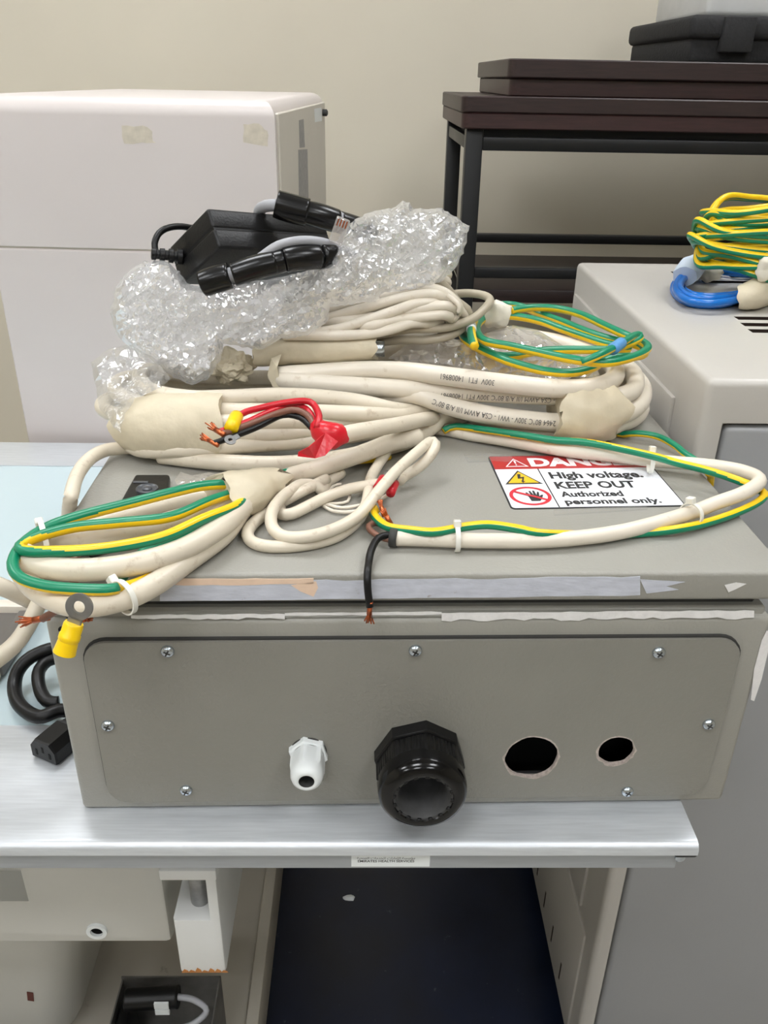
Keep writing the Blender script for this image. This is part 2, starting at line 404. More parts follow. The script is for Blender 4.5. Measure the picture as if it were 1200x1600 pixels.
# label on the apron
LB0, LB1 = P(549, 1333, y=YB+.0058), P(671, 1353, y=YB+.0058)
lb = box('paper_label', (LB0.x, YB+.0052, LB1.z), (LB1.x, YB+.0062, BZ-LIP-.0003), M_white_pl, t)
lb['label'] = 'white asset label printed EMIRATES HEALTH SERVICES'
me = text_me('EMIRATES HEALTH SERVICES', 1, 0.012, 'CENTER'); xs = [v.co.x for v in me.vertices]; k = (LB1.x-LB0.x)*.72/(max(xs)-min(xs))
cz = P(605, 1347, y=YB+.0052).z
me.transform(Matrix.Translation(((LB0.x+LB1.x)/2-.0035, YB+.0050, cz)) @ Matrix.Rotation(PI/2, 4, 'X') @ Matrix.Diagonal((k, k*1.05, 1, 1)))
link('lettering', me, M_ink, lb)
def arabic(s):
    F = {'م': 'ﻡﻢﻣﻤ', 'ؤ': 'ﺅﺆ', 'س': 'ﺱﺲﺳﺴ', 'ة': 'ﺓﺔ', 'ا': 'ﺍﺎ', 'ل': 'ﻝﻞﻟﻠ', 'إ': 'ﺇﺈ', 'ر': 'ﺭﺮ', 'ت': 'ﺕﺖﺗﺘ',
         'خ': 'ﺥﺦﺧﺨ', 'د': 'ﺩﺪ', 'ص': 'ﺹﺺﺻﺼ', 'ح': 'ﺡﺢﺣﺤ', 'ي': 'ﻱﻲﻳﻴ', 'و': 'ﻭﻮ'}
    out = []
    for wd in s.split(' '):
        o = ''; prev = False
        for i, ch in enumerate(wd):
            f = F[ch]; nxt = i+1 < len(wd) and len(f) == 4
            o += f[(3 if nxt else 1) if prev else (2 if nxt else 0)]
            prev = len(f) == 4
        out.append(o[::-1])
    return ' '.join(reversed(out))
me = text_me(arabic('مؤسسة الإمارات للخدمات الصحية'), 1, 0.0, 'CENTER'); xs = [v.co.x for v in me.vertices]
if xs and max(xs) > min(xs):
    k = (LB1.x-LB0.x)*.74/(max(xs)-min(xs))
    me.transform(Matrix.Translation(((LB0.x+LB1.x)/2-.0035, YB+.0050, cz+.0034)) @ Matrix.Rotation(PI/2, 4, 'X') @ Matrix.Diagonal((k, k*1.0, 1, 1)))
    link('lettering', me, M_ink, lb)
# lift column housing and slotted bracket below the bench
hs = box('lift_housing', (-1.2, .55, .5355), (-.19, .98, .766), M_housing, t, bev=.006)
c0, c1 = P(45, 1408, y=.55), P(152, 1453, y=.55)
cut = box('c', (-1.3, .5, c0.z), (c0.x, .585, .9), M_housing)
cut2 = put('c', lathe_me([(0, .0062, 0), (-.06, .0062, 0)], 20, caps=True), T((c1.x, .58, c1.z)), M_shade)
boolean(hs, [cut, cut2])
put('hole_rim', lathe_me([(0, .0062, 0), (-.003, .0062, 0), (-.003, .0100, 0), (0, .0102, 0)], 24), T((c1.x, .5499, c1.z)), M_white_pl, hs)
put('hole', lathe_me([(0, .0064, 0), (.02, .0064, 0), (.02, .0001, 0)], 20), T((c1.x, .551, c1.z)), M_shade, hs)
bx0, bx1 = -.168, -.126
br = box('guide_bracket', (bx0, .496, .569), (bx1, .62, .768), M_bracket, t, bev=.003)
cut = box('c', (bx0-.01, .47, .6417), (bx1-.009, .60, .6417+.058), M_bracket)
boolean(br, [cut])
box('bracket_cap', (bx0-.004, .490, .700), (bx1+.002, .52, .712), M_bracket, br, bev=.0015)
put('pin', lathe_me([(.6417, .0085, 0), (.70, .0085, 0)], 24, axis='Z', caps=True), T((bx0+.0205, .518, 0)), M_steel, br)
for i in range(7):
    x = bx0+.002+i*.006; h = random.uniform(.003, .009)
    poly_patch('rust_patch', [(x-.001, .496, .570), (x+.006, .496, .570), (x+.005, .496, .570+h*.6), (x+.002, .496, .570+h)], M_rust, br, .0003, (0, -1, 0))

# ------------------------------------------------------------------ machine base under the bench
bz = 0.10
e0, e1 = P(430, 1356, z=bz), P(405, 1600, z=bz)
b = root('base_plinth', 'beige painted floor plinth with raised edge beside the navy floor', 'plinth', (-.55, .9, 0))
box('plinth_top', (-1.2, .35, 0), (-.160, 1.15, bz-.012), M_base, b, bev=.004)
box('raised_edge', (-.168, .35, 0), (-.149, 1.15, bz), M_base, b, bev=.004)
tk = root('white_tank', 'white rounded plastic tank standing under the lift housing', 'tank', (-.5, .8, bz-.012))
bm = box_bm((-.72, .70, bz-.012), (-.40, .92, .42), .05, 4)
for v in bm.verts: v.co.x += (v.co.z-.1)*.14*(1 if v.co.x > -.55 else -1)
o = link('tank_shell', me_bm(bm), M_housing, tk); smooth_by_angle(o.data, 1.2)
c = P(47, 1556, y=.699)
poly_patch('rust_mark', [(c.x-.005, .6995, c.z-.010), (c.x+.003, .6995, c.z-.012), (c.x+.005, .6995, c.z+.006), (c.x-.003, .6995, c.z+.008)], mat('dark_red_mark', (96, 52, 44), .7), tk, .0005, (0, -1, 0))
box('steel_channel', (-1.1, .56, bz-.012), (-.352, .66, bz+.035), M_galv, None, bev=.002)
tag(bpy.data.objects['steel_channel'], 'worn galvanised steel channel lying on the beige plinth', 'steel channel')
s0, s1 = P(190, 1525, y=.72), P(345, 1525, y=.72)
sb = root('steel_tray_box', 'open galvanised steel box holding a black connector', 'steel box', ((s0.x+s1.x)/2, .65, bz-.012))
zt_ = s0.z; x0, x1, y0, y1 = s0.x, s1.x, .57, .72; zb_ = bz-.012
box('back_wall', (x0, y1-.002, zb_), (x1, y1, zt_), M_galv, sb)
box('side_wall', (x0, y0, zb_), (x0+.002, y1, zt_-.005), M_galv, sb)
box('side_wall', (x1-.002, y0, zb_), (x1, y1, zt_), M_galv, sb)
box('front_wall', (x0, y0, zb_), (x1, y0+.002, zt_-.03), M_galv, sb)
box('bottom', (x0, y0, zb_), (x1, y1, zb_+.002), M_galv, sb)
cn = root('cable_connector', 'black connector block with white labels and grey lead inside the steel box', 'connector', (x0+.05, .66, zb_+.002))
box('mount_plate', (x0+.006, .60, zb_+.002), (x0+.020, .70, zt_-.012), M_black_pl, cn, bev=.001)
zp = P(235, 1560, y=.68).z
cy = tube('plug_body', [(x0+.018, .68, zp-.003), (x0+.085, .68, zp+.003)], .014, M_black_pl, cn, seg=20)
box('white_label', (x0+.058, .6645, zp+.002), (x0+.076, .668, zp+.012), M_white_pl, cy)
box('white_label', (x0+.058, .6645, zp-.010), (x0+.076, .668, zp-.001), M_white_pl, cy)
tube('grey_lead', [(x0+.083, .68, zp+.003), (x0+.105, .678, zp+.0), (x0+.122, .67, zp-.010), (x0+.105, .66, zp-.022), (x0+.07, .65, zp-.028), (x0+.045, .63, zp-.045), (x0+.03, .61, zp-.07)], .004, M_cableG, cn)
# crumbs on the navy floor
cpt = P(545, 1403, z=0)
bm = bmesh.new(); bmesh.ops.create_icosphere(bm, subdivisions=2, radius=1)
for v in bm.verts: v.co = Vector((v.co.x*.011, v.co.y*.006, max(0, v.co.z)*.004)) * (1+.5*noise.noise(v.co*2))
o = link('plaster_crumb', me_bm(bm), M_white_pl); o.location = cpt; tag(o, 'white plaster crumb lying on the navy floor', 'crumb')

# ------------------------------------------------------------------ grey cabinet on the right
CX, CY, CZ, CPH = 0.2985, 0.7033, 1.0738, 0.0
cb = root('grey_cabinet', 'tall grey metal cabinet beside the bench with blue and yellow coils on top', 'cabinet', (CX+.4, CY+.3, 0))
CX1, CY1 = 1.08, 1.235
cbody = box('cabinet_body', (CX, CY, .055), (CX1, CY1, CZ), M_cab, cb, bev=.007, seg=3)
cuts = []; liners = []
dz1 = 1.0297; dx0 = .3225
cuts.append(box('c', (dx0-.004, CY-.02, .09), (CX1-.02, CY+.012, dz1+.004), M_cab))
slots = [(1150, 497, 1400), (1160, 507, 1400), (1172, 517, 1400), (1050, 426, 1078), (1098, 440, 1180), (1140, 432, 1200)]
for (ua, v, ub) in slots:
    a = P(ua, v, z=CZ); bq = P(ub, v+(ub-ua)*.0186, z=CZ)
    cuts.append(box('c', (a.x, a.y-.007, CZ-.008), (min(bq.x, 1.0), a.y+.007, CZ+.02), M_slot))
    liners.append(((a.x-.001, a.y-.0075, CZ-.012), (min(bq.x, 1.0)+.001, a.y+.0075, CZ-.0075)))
boolean(cbody, cuts)
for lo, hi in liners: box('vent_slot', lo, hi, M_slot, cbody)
dr = box('door', (dx0, CY+.001, .094), (CX1-.024, CY+.016, dz1), M_cabd, cb, bev=.006, seg=3)
a, bq = P(924, 474, x=CX), P(1056, 626, x=CX)
box('side_panel', (CX-.004, bq.y+.002, .30), (CX+.002, CY1-.02, (a.z+bq.z)/2-.002), M_cab, cb, bev=.0025)
box('lower_side_panel', (CX-.003, CY+.035, .075), (CX+.002, CY1-.02, .285), M_cab, cb, bev=.002)
for i in range(5):
    y = .80+i*.062
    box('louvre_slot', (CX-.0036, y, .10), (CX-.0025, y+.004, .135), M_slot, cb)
for (x, y) in ((CX+.04, CY+.05), (CX1-.04, CY+.05), (CX+.04, CY1-.05), (CX1-.04, CY1-.05)):
    put('foot', lathe_me([(0, .02, 0), (.056, .016, 0)], 20, axis='Z', caps=True), T((x, y, 0)), M_rubber, cb)

# ------------------------------------------------------------------ ivory machine behind the bench on the left
ma = .055; mo = Vector((-.1232, 1.2, 0))
mr_ = root('medical_machine', 'big ivory machine cabinet with rounded top edge standing behind the bench', 'machine', mo, -ma)
mw, mdp, mh, ms = .405, .60, 1.277, None
MM = Matrix.Translation(mo) @ Matrix.Rotation(-ma, 4, 'Z')
seam = P(130, 389, y=1.215).z
def mbox(n, lo, hi, mt, bev=0, seg=3, par=None, only=None):
    return box(n, lo, hi, mt, par or mr_, bev, seg, world=False, only=only)
topf = lambda e: all(v.co.z > 1.2 for v in e.verts) 
us = mbox('upper_shell', (-mw, 0, seam+.0015), (0, mdp, mh), M_machine, .022, 5, only=topf)
ls = mbox('lower_shell', (-mw, 0, .08), (0, mdp, seam-.0015), M_machine, .002, 1)
mbox('seam_gasket', (-mw+.003, .003, seam-.01), (-.003, mdp-.003, seam+.01), M_machside)
mbox('plinth', (-mw+.03, .03, 0), (-.03, mdp-.03, .08), M_gask)
sp = mbox('side_cover', (-.002, .012, .10), (.0035, mdp-.004, mh-.016), M_machside, .0015, 1)
Minv = MM.inverted()
def mpt(u, v, axis, val):
    o = Minv @ CAM; d = Minv.to_3x3() @ ray(u, v); i = 'xyz'.index(axis); return o + d*((val-o[i])/d[i])
def mpatch(name, pxs, axis, val, n, mt, th=.0004, par=None):
    return poly_patch(name, [mpt(u, v, axis, val) for (u, v) in pxs], mt, par or us, th, n, world=False)
def rough(pxs, amp=2.0, sub=3):
    out = []; n = len(pxs)
    for i in range(n):
        a, b2 = pxs[i], pxs[(i+1) % n]
        for j in range(sub):
            tt = j/sub; out.append((a[0]+(b2[0]-a[0])*tt+random.uniform(-amp, amp), a[1]+(b2[1]-a[1])*tt+random.uniform(-amp, amp)))
    return out
mpatch('glue_residue', rough([(190, 199), (232, 198), (245, 225), (195, 224)], 3, 4), 'y', 0, (0, -1, 0), M_resid)
mpatch('glue_residue', rough([(380, 194), (404, 193), (419, 205), (418, 228), (380, 222)], 1.5, 3), 'y', 0, (0, -1, 0), M_resid)
mpatch('rating_label', [(467, 188), (474, 186), (476, 230), (468, 231)], 'x', .0035, (1, 0, 0), M_labelg, par=sp)
mpatch('rating_label', [(466, 234), (480, 233), (482, 320), (467, 318)], 'x', .0035, (1, 0, 0), M_labelg, par=sp)
mpatch('white_tag', [(491, 170), (502, 168), (503, 189), (492, 191)], 'x', .0035, (1, 0, 0), M_white_pl, par=sp)
put('knob', lathe_me([(0, .006, 0), (.008, .006, 0), (.010, .003, 0), (.0102, .0001, 0)], 14, axis='Z'), T(mpt(504, 176, 'x', .0035)) @ Matrix.Rotation(PI/2, 4, 'Y'), M_gask, mr_, world=False)

# ------------------------------------------------------------------ black frame table and boards behind
TY, TYR, TX, TX1 = 1.60, 2.02, .162, 1.75
tb = root('black_steel_table', 'black square-tube steel table frame carrying dark wooden boards by the wall', 'table frame', (.95, 1.8, 0))
q = .030
def bar(n, lo, hi): box(n, lo, hi, M_frame, tb, bev=.002)
for x in (TX+.006, TX1-q-.006):
    for y in (TY+.004, TYR-q): bar('leg', (x, y, 0), (x+q, y+q, 1.228))
for y in (TY+.006, TYR-q+.004):
    bar('top_rail', (TX+q+.006, y, 1.193), (TX1-q-.006, y+.022, 1.215))
    bar('lower_rail', (TX+q+.006, y, .972), (TX1-q-.006, y+.02, .991))
for x in (TX+.008, TX1-q-.004):
    bar('end_rail', (x, TY+q, 1.193), (x+.022, TYR-q, 1.215)); bar('end_rail', (x, TY+q, .972), (x+.022, TYR-q, .991))
tag(box('lower_board', (TX+.03, TY+.03, .921), (TX1-.03, TYR-.03, .946), M_wood, tb, bev=.002), 'dark lower wooden shelf board')
for x in (TX+.008, TX1-q-.004): bar('shelf_bearer', (x, TY+q, .900), (x+.022, TYR-q, .921))
def board(lo, hi, mt, label, rz=0):
    bm = box_bm(lo, hi)
    es = [e for e in bm.edges if abs(e.verts[0].co.z-e.verts[1].co.z) > 1e-4]
    bmesh.ops.bevel(bm, geom=es, offset=.02, segments=4, profile=.5, affect='EDGES')
    es = [e for e in bm.edges if abs(e.verts[0].co.z-e.verts[1].co.z) < 1e-6 and len(e.link_faces) == 2 and e.calc_face_angle(0) > 1]
    bmesh.ops.bevel(bm, geom=es, offset=.002, segments=1, profile=.5, affect='EDGES')
    o = link('wooden_board', me_bm(bm), mt); smooth_by_angle(o.data); o.rotation_euler.z = rz
    return tag(o, label, 'board', 'dark wooden boards on the steel table')
board((TX-.004, TY-.010, 1.228), (TX1, TYR+.02, 1.2537), M_wood2, 'lowest dark wooden board lying directly on the black steel frame')
board((TX-.006, TY-.012, 1.2537), (TX1, TYR+.02, 1.2795), M_wood, 'second dark wooden board from the steel frame, under the shorter pair')
board((.238, TY+.004, 1.2795), (TX1+.05, TYR+.05, 1.3075), M_wood2, 'reddish upper wooden board directly under the topmost board')
board((.232, TY-.008, 1.3075), (TX1+.05, TYR+.05, 1.3365), M_wood, 'topmost dark wooden board with the black foam tray on it')
ft = root('foam_tray', 'black moulded foam packing tray resting on the topmost dark board', 'foam tray', (.8, 1.84, 1.3365))
fz = 1.3365
box('tray_body', (.552, 1.655, fz), (1.15, 2.03, fz+.040), M_foam, ft, bev=.008)
box('tray_rim', (.545, 1.645, fz+.036), (1.157, 2.04, fz+.072), M_foam, ft, bev=.010, seg=3)
box('tray_boss', (.60, 1.638, fz+.016), (.655, 1.66, fz+.070), M_foam, ft, bev=.003)
box('tray_boss', (.80, 1.638, fz+.016), (.90, 1.66, fz+.070), M_foam, ft, bev=.003)
cr_ = root('plastic_crate', 'pale grey plastic box standing on the black foam tray', 'plastic box', (.8, 1.86, fz+.072))
box('crate_body', (.585, 1.70, fz+.072), (1.1, 2.0, fz+.16), M_crate, cr_, bev=.01, seg=3)
box('crate_lid', (.578, 1.693, fz+.155), (1.107, 2.007, fz+.18), M_crate, cr_, bev=.006)

# ------------------------------------------------------------------ grey electrical enclosure
EX, EY, EPH = -.2169, .4732, .0181
EM = T((EX, EY, BZ)) @ Matrix.Rotation(EPH, 4, 'Z'); EI = EM.inverted()
EW, ED, EH, LZ0, LZ = .5, .40, .176, .1917, .2138          # width, depth, body height, lid underside, lid top (above the bench)
LT = BZ + LZ                                                # lid top height in the room
en = root('electrical_enclosure', 'grey steel electrical enclosure lying flat on the bench with a danger sign on its lid', 'enclosure', (EX, EY, BZ), EPH)
def PB(u, v, axis='y', val=0.0):
    """pixel -> point on a plane in the enclosure's own axes"""
    o = EI @ CAM; d = EI.to_3x3() @ ray(u, v); i = 'xyz'.index(axis)
    return o + d*((val-o[i])/d[i])
body = box('body', (0, 0, 0), (EW, ED, EH), M_box, en, bev=.0045, seg=3, world=False)
pa, pb_ = PB(131, 997, val=-.002), PB(1155, 999, val=-.002); pc = PB(1100, 1245, val=-.002); pd = PB(168, 1243, val=-.002)
px0, px1 = (pa.x+pd.x)/2, (pb_.x+pc.x)/2; pz1, pz0 = (pa.z+pb_.z)/2, (pc.z+pd.z)/2
def ebox(n, lo, hi, mt, bev=0, seg=2, par=None): return box(n, lo, hi, mt, par or en, bev, seg, world=False)
cav = box('c', (.003, .003, .003), (EW-.003, ED-.003, EH-.003), M_shade, M=EM)  # cavity faces coloured black in place of an unlit inside
opn = box('c', (px0+.025, -.02, pz0+.02), (px1-.025, .02, pz1-.02), M_shade, M=EM)
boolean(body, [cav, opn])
# holes in the gland plate
h1, h2 = PB(828, 1176), PB(960, 1166)
r1 = (PB(869, 1176)-PB(787, 1176)).length/2; r2 = (PB(988, 1166)-PB(932, 1166)).length/2
bm = box_bm((px0, -.0048, pz0), (px1, -.0022, pz1))
es = [e for e in bm.edges if abs(e.verts[0].co.y-e.verts[1].co.y) > 1e-4]
bmesh.ops.bevel(bm, geom=es, offset=.016, segments=6, profile=.5, affect='EDGES')
plate = link('gland_plate', me_bm(bm), M_plate, en, world=False)
def wobbly(r, seg, amp, c):
    return [(r*(1+amp*noise.noise(Vector((math.cos(2*PI*k/seg)*2+c, math.sin(2*PI*k/seg)*2, c)))) ) for k in range(seg)]
cuts = []
for (c, r, sd) in ((h1, r1, 1.3), (h2, r2, 4.1)):
    rs = wobbly(r, 28, .07, sd)
    V = [(c.x+rs[k]*math.cos(2*PI*k/28), y, c.z+rs[k]*math.sin(2*PI*k/28)) for y in (-.02, .02) for k in range(28)]
    Fc = [(k, (k+1) % 28, 28+(k+1) % 28, 28+k) for k in range(28)] + [tuple(reversed(range(28))), tuple(range(28, 56))]
    me = me_from(V, Fc); bmx = bmesh.new(); bmx.from_mesh(me); bmesh.ops.recalc_face_normals(bmx, faces=bmx.faces); bmx.to_mesh(me); bmx.free()
    me.transform(EM); cuts.append(link('c', me, M_shade))
    # chipped rim
    V = []; Fc = []
    for k in range(28):
        a = 2*PI*k/28; ro_ = rs[k]+.0006+.0011*random.random()*(1.6 if math.sin(a) < .2 else .5)
        V += [(c.x+(rs[k]-.0002)*math.cos(a), -.0051, c.z+(rs[k]-.0002)*math.sin(a)), (c.x+ro_*math.cos(a), -.0049, c.z+ro_*math.sin(a)), (c.x+(rs[k]-.0002)*math.cos(a), -.0022, c.z+(rs[k]-.0002)*math.sin(a))]
    for k in range(28):
        k2 = (k+1) % 28
        Fc += [(3*k, 3*k+1, 3*k2+1, 3*k2), (3*k+2, 3*k, 3*k2, 3*k2+2)]
    link('chipped_rim', me_from(V, Fc), M_rough_edge, plate, world=False)
boolean(plate, cuts)
bm = box_bm((px0-.0011, -.0026, pz0-.0009), (px1+.0013, .0005, pz1+.0014))
es = [e for e in bm.edges if abs(e.verts[0].co.y-e.verts[1].co.y) > 1e-4]
bmesh.ops.bevel(bm, geom=es, offset=.017, segments=6, profile=.5, affect='EDGES')
gk = link('plate_gasket', me_bm(bm), M_gask, en, world=False)
boolean(gk, [box('c', (px0+.02, -.02, pz0+.015), (px1-.02, .02, pz1-.015), M_gask, M=EM)])
# screws of the plate
def screw_me():
    me = lathe_me([(0, .0036, 0), (-.0008, .0036, 0), (-.0018, .0030, 0), (-.0024, .0018, 0), (-.0025, .0009, 0), (-.0014, .0007, 0), (-.0013, .0001, 0)], 20)
    return me
def cross_me():
    bm = box_bm((-.0019, -.00262, -.0004), (.0019, -.0018, .0004)); box_bm((-.0004, -.00262, -.0019), (.0004, -.0018, .0019), bm=bm); return me_bm(bm)
s_px = [(262, 1017), (649, 1016), (1029, 1019), (169, 1133), (1107, 1131), (291, 1234), (980, 1236)]
S0 = None
for i, (u, v) in enumerate(s_px):
    c = PB(u, v, val=-.0048)
    if S0 is None:
        S0 = put('screw', screw_me(), T(c) @ Matrix.Scale(1.3, 4), M_steelZ, plate, world=False)
        X0 = put('cross_slot', cross_me(), T(c) @ Matrix.Rotation(.5, 4, 'Y') @ Matrix.Scale(1.3, 4), M_gask, plate, world=False, smooth=False); C0 = c
    else:
        for src in (S0, X0):
            d_ = src.copy(); COL.objects.link(d_); d_.location = src.location+(c-C0)
# text mark on plate (faint) and lid
lid = ebox('lid', (-.0005, -.0035, LZ0), (EW+.002, ED+.003, LZ), M_box, .003, 3)
ebox('lid_gasket', (.010, .010, EH-.004), (EW-.010, ED-.010, LZ0+.003), M_gask, .002, 1)
ebox('rain_gutter', (.004, .004, EH-.003), (EW-.004, ED-.004, EH+.006), M_box, .002, 1)
# chipped paint, torn tape and filler along the edges
def epatch(name, pxs, mt, axis='y', val=0.0, n=(0, -1, 0), th=.0004, par=None, amp=1.2, sub=3):
    return poly_patch(name, [PB(u, v, axis, val) for (u, v) in rough(pxs, amp, sub)], mt, par or body, th, n, world=False)
def strip(x0, x1, ya, yb, n=14, ja=1.5, jb=3.0, slope=-.006):
    top = [(x0+(x1-x0)*i/n, ya+slope*(x1-x0)*i/n+random.uniform(-ja, ja)) for i in range(n+1)]
    bot = [(x0+(x1-x0)*i/n, yb+slope*(x1-x0)*i/n+random.uniform(-jb, jb)) for i in range(n, -1, -1)]
    return top+bot
def spatch(name, pxs, mt, val=0.0, par=None, th=.0004):
    return poly_patch(name, [PB(u, v, 'y', val) for (u, v) in pxs], mt, par or body, th, (0, -1, 0), world=False)
spatch('torn_paper_tape', strip(250, 1000, 910, 939, 26, 1.5, .6, -.012)[:54], M_paper, -.0036, lid)
spatch('torn_paper_tape', [(1000, 905), (1030, 907), (1070, 909), (1040, 916), (1060, 921), (1010, 927)], M_paper, -.0036, lid)
spatch('paint_chip', [(1132, 914), (1150, 910), (1166, 912), (1150, 920), (1138, 925)], M_paintw, -.0036, lid)
spatch('peach_tape', strip(265, 490, 904.5, 914, 10, .8, 1.2, -.006), M_peach, -.0038, lid)
spatch('peach_tape', [(455, 914), (494, 908), (497, 918), (490, 932), (470, 924)], M_peach, -.0038, lid)
spatch('white_filler', strip(205, 445, 960.5, 967, 20, .8, 1.8), M_paintw, -.0001)
spatch('white_filler', strip(445, 690, 957.5, 961.5, 14, .8, .8), M_paintw, -.0001)
spatch('white_filler', strip(690, 1178, 957.5, 969, 34, .8, 2.4, -.008), M_paintw, -.0001)
spatch('bare_edge', [(1190, 1000), (1198, 985), (1206, 990), (1190, 1060), (1178, 1095), (1173, 1093), (1178, 1045)], M_paintw, -.0001)
# small round hole near the corner, its shaded depth painted as a black disc
hp = PB(98, 984)
put('key_hole', lathe_me([(0, .003, 0), (-.0003, .003, 0), (-.0003, .0001, 0)], 16), T(hp), M_shade, body, world=False)

# cable glands on the plate
gb = PB(656, 1155, val=-.0048); gb.z = PB(655, 1130, val=-.006).z-.0318
def gput(n, prof, mt, c, par, seg=48, sm=True, rot=0.0):
    me = lathe_me(prof, seg); o = put(n, me, T(c) @ Matrix.Rotation(rot, 4, 'Y'), mt, par, world=False); return o
g = gput('black_gland_nut', [(0, .001, 0), (0, .0312, 1, 8), (-.0095, .0312, 1, 8), (-.0105, .0300, .8, 8), (-.0105, .029, 0)], M_black_pl, gb, plate, 80, rot=.12)
# ribbed decagonal grip
V = []; SEG = 240
gm = []
for d, k_ in ((-.0112, .98), (-.012, 1.0), (-.0275, 1.0), (-.0285, .97)):
    gm.append((d, .0300*k_, .9, 8))
me = lathe_me(gm, SEG)
for v in me.vertices:
    a = math.atan2(v.co.z, v.co.x); rr = 1+.014*(math.cos(a*60) > 0)
    v.co.x *= rr; v.co.z *= rr
put('ribbed_grip', me, T(gb) @ Matrix.Rotation(.1, 4, 'Y'), M_black_pl, plate, world=False)
cap = gput('black_dome_cap', [(-.027, .0315, .25, 8), (-.033, .0318, 0), (-.038, .0312, 0), (-.0415, .029, 0), (-.0435, .0255, 0), (-.044, .0235, 0), (-.0435, .0215, 0), (-.042, .0207, 0)], M_black_gl, gb, plate, 64)
gput('seal_insert', [(-.0425, .0210, 0), (-.0422, .0195, 0), (-.040, .0178, 0), (-.030, .0172, 0), (-.010, .0165, 0), (-.004, .015, 0), (-.0038, .0001, 0)], M_pit, gb, plate, 48)
for k in range(16):
    a = 2*PI*k/16
    bmk = box_bm((-.0016, -.0436, .0193), (.0016, -.0405, .0218), .0004, 1)
    put('seal_tooth', me_bm(bmk), T(gb) @ Matrix.Rotation(a, 4, 'Y') @ Matrix.Rotation(.5, 4, (0, 1, 0)), M_black_pl, cap, world=False)
wb = PB(482, 1175, val=-.0048); wb.z = PB(482, 1158, val=-.006).z-.0112
gput('white_gland_nut', [(0, .001, 0), (0, .0128, 1, 6), (-.0045, .0128, 1, 6), (-.005, .0115, 0)], M_white_pl, wb, plate, 48, rot=.3)
gput('gland_washer', [(.0005, .0135, 0), (-.001, .0135, 0), (-.001, .012, 0)], M_gask, wb, plate, 32)
gput('white_dome_cap', [(-.0045, .0105, .9, 6), (-.0055, .0113, 1, 6), (-.018, .0113, 1, 6), (-.021, .0118, .3, 6), (-.025, .0117, 0), (-.028, .0105, 0), (-.030, .0085, 0), (-.0305, .007, 0), (-.030, .0056, 0)], M_white_pl, wb, plate, 48, rot=.3)
gput('seal_hole', [(-.0302, .0060, 0), (-.020, .0052, 0), (-.008, .005, 0), (-.008, .0001, 0)], M_gask, wb, plate, 32)

# danger sign on the lid
sg = [PB(*p, axis='z', val=LZ) for p in ((765, 713), (1007, 712), (1067, 790), (795, 798))]
sxv = ((sg[1]-sg[0])+(sg[2]-sg[3]))/2; sw = sxv.length; ang = math.atan2(sxv.y, sxv.x); sh = ((sg[0]-sg[3]).length+(sg[1]-sg[2]).length)/2
SM = T((sg[0]+sg[1]+sg[2]+sg[3])/4) @ Matrix.Rotation(ang, 4, 'Z')
def rrect(w_, h_, r, n=5):
    pts = []
    for (cx, cy, a0) in ((w_/2-r, h_/2-r, 0), (-w_/2+r, h_/2-r, PI/2), (-w_/2+r, -h_/2+r, PI), (w_/2-r, -h_/2+r, 1.5*PI)):
        pts += [(cx+r*math.cos(a0+PI/2*i/n), cy+r*math.sin(a0+PI/2*i/n)) for i in range(n+1)]
    return pts
def flat(name, pts, z, mt, par, th=.00012):
    return poly_patch(name, [SM @ Vector((x, y, z)) for (x, y) in pts], mt, par, th, (0, 0, 1), world=False)
sign = flat('danger_sign', rrect(sw, sh, .004), 0, M_ink, en, .0008)
sign['label'] = 'white and red danger high voltage sign with black border'
Z1 = .0008
W2, H2 = sw/2, sh/2
flat('sign_field', rrect(sw-.0022, sh-.0022, .003), Z1, M_signw, sign)
flat('red_banner', [(-W2+.0011, H2-.028), (W2-.0011, H2-.028), (W2-.0011, H2-.0015), (-W2+.0011, H2-.0015)], Z1+.00014, M_signr, sign)
cxl = -W2+.0375
flat('divider', [(cxl-.0005, -H2+.001), (cxl+.0005, -H2+.001), (cxl+.0005, H2-.028), (cxl-.0005, H2-.028)], Z1+.00014, M_ink, sign)
def sign_text(body, x, y, hgt, mt, width=None, bold=.035, z=Z1+.0003):
    me = text_me(body, 1, bold); xs = [v.co.x for v in me.vertices]; ys = [v.co.y for v in me.vertices]
    k = hgt/.73; kx = k if width is None else width/(max(xs)-min(xs))
    me.transform(SM @ T((x, y, z)) @ Matrix.Diagonal((kx, k, 1, 1)) @ T((-min(xs), 0, 0)))
    return link('lettering', me, mt, sign, world=False)
sign_text('DANGER', -W2+.033, H2-.0225, .0165, M_signtx, .100, .05)
sign_text('High voltage.', cxl+.0065, H2-.0475, .0125, M_ink, .078, .035)
sign_text('KEEP OUT', cxl+.0065, H2-.0665, .0125, M_ink, .066, .035)
sign_text('Authorized', cxl+.0065, H2-.0815, .0095, M_ink, .050, .035)
sign_text('personnel only.', cxl+.0065, H2-.0945, .0092, M_ink, .076, .035)
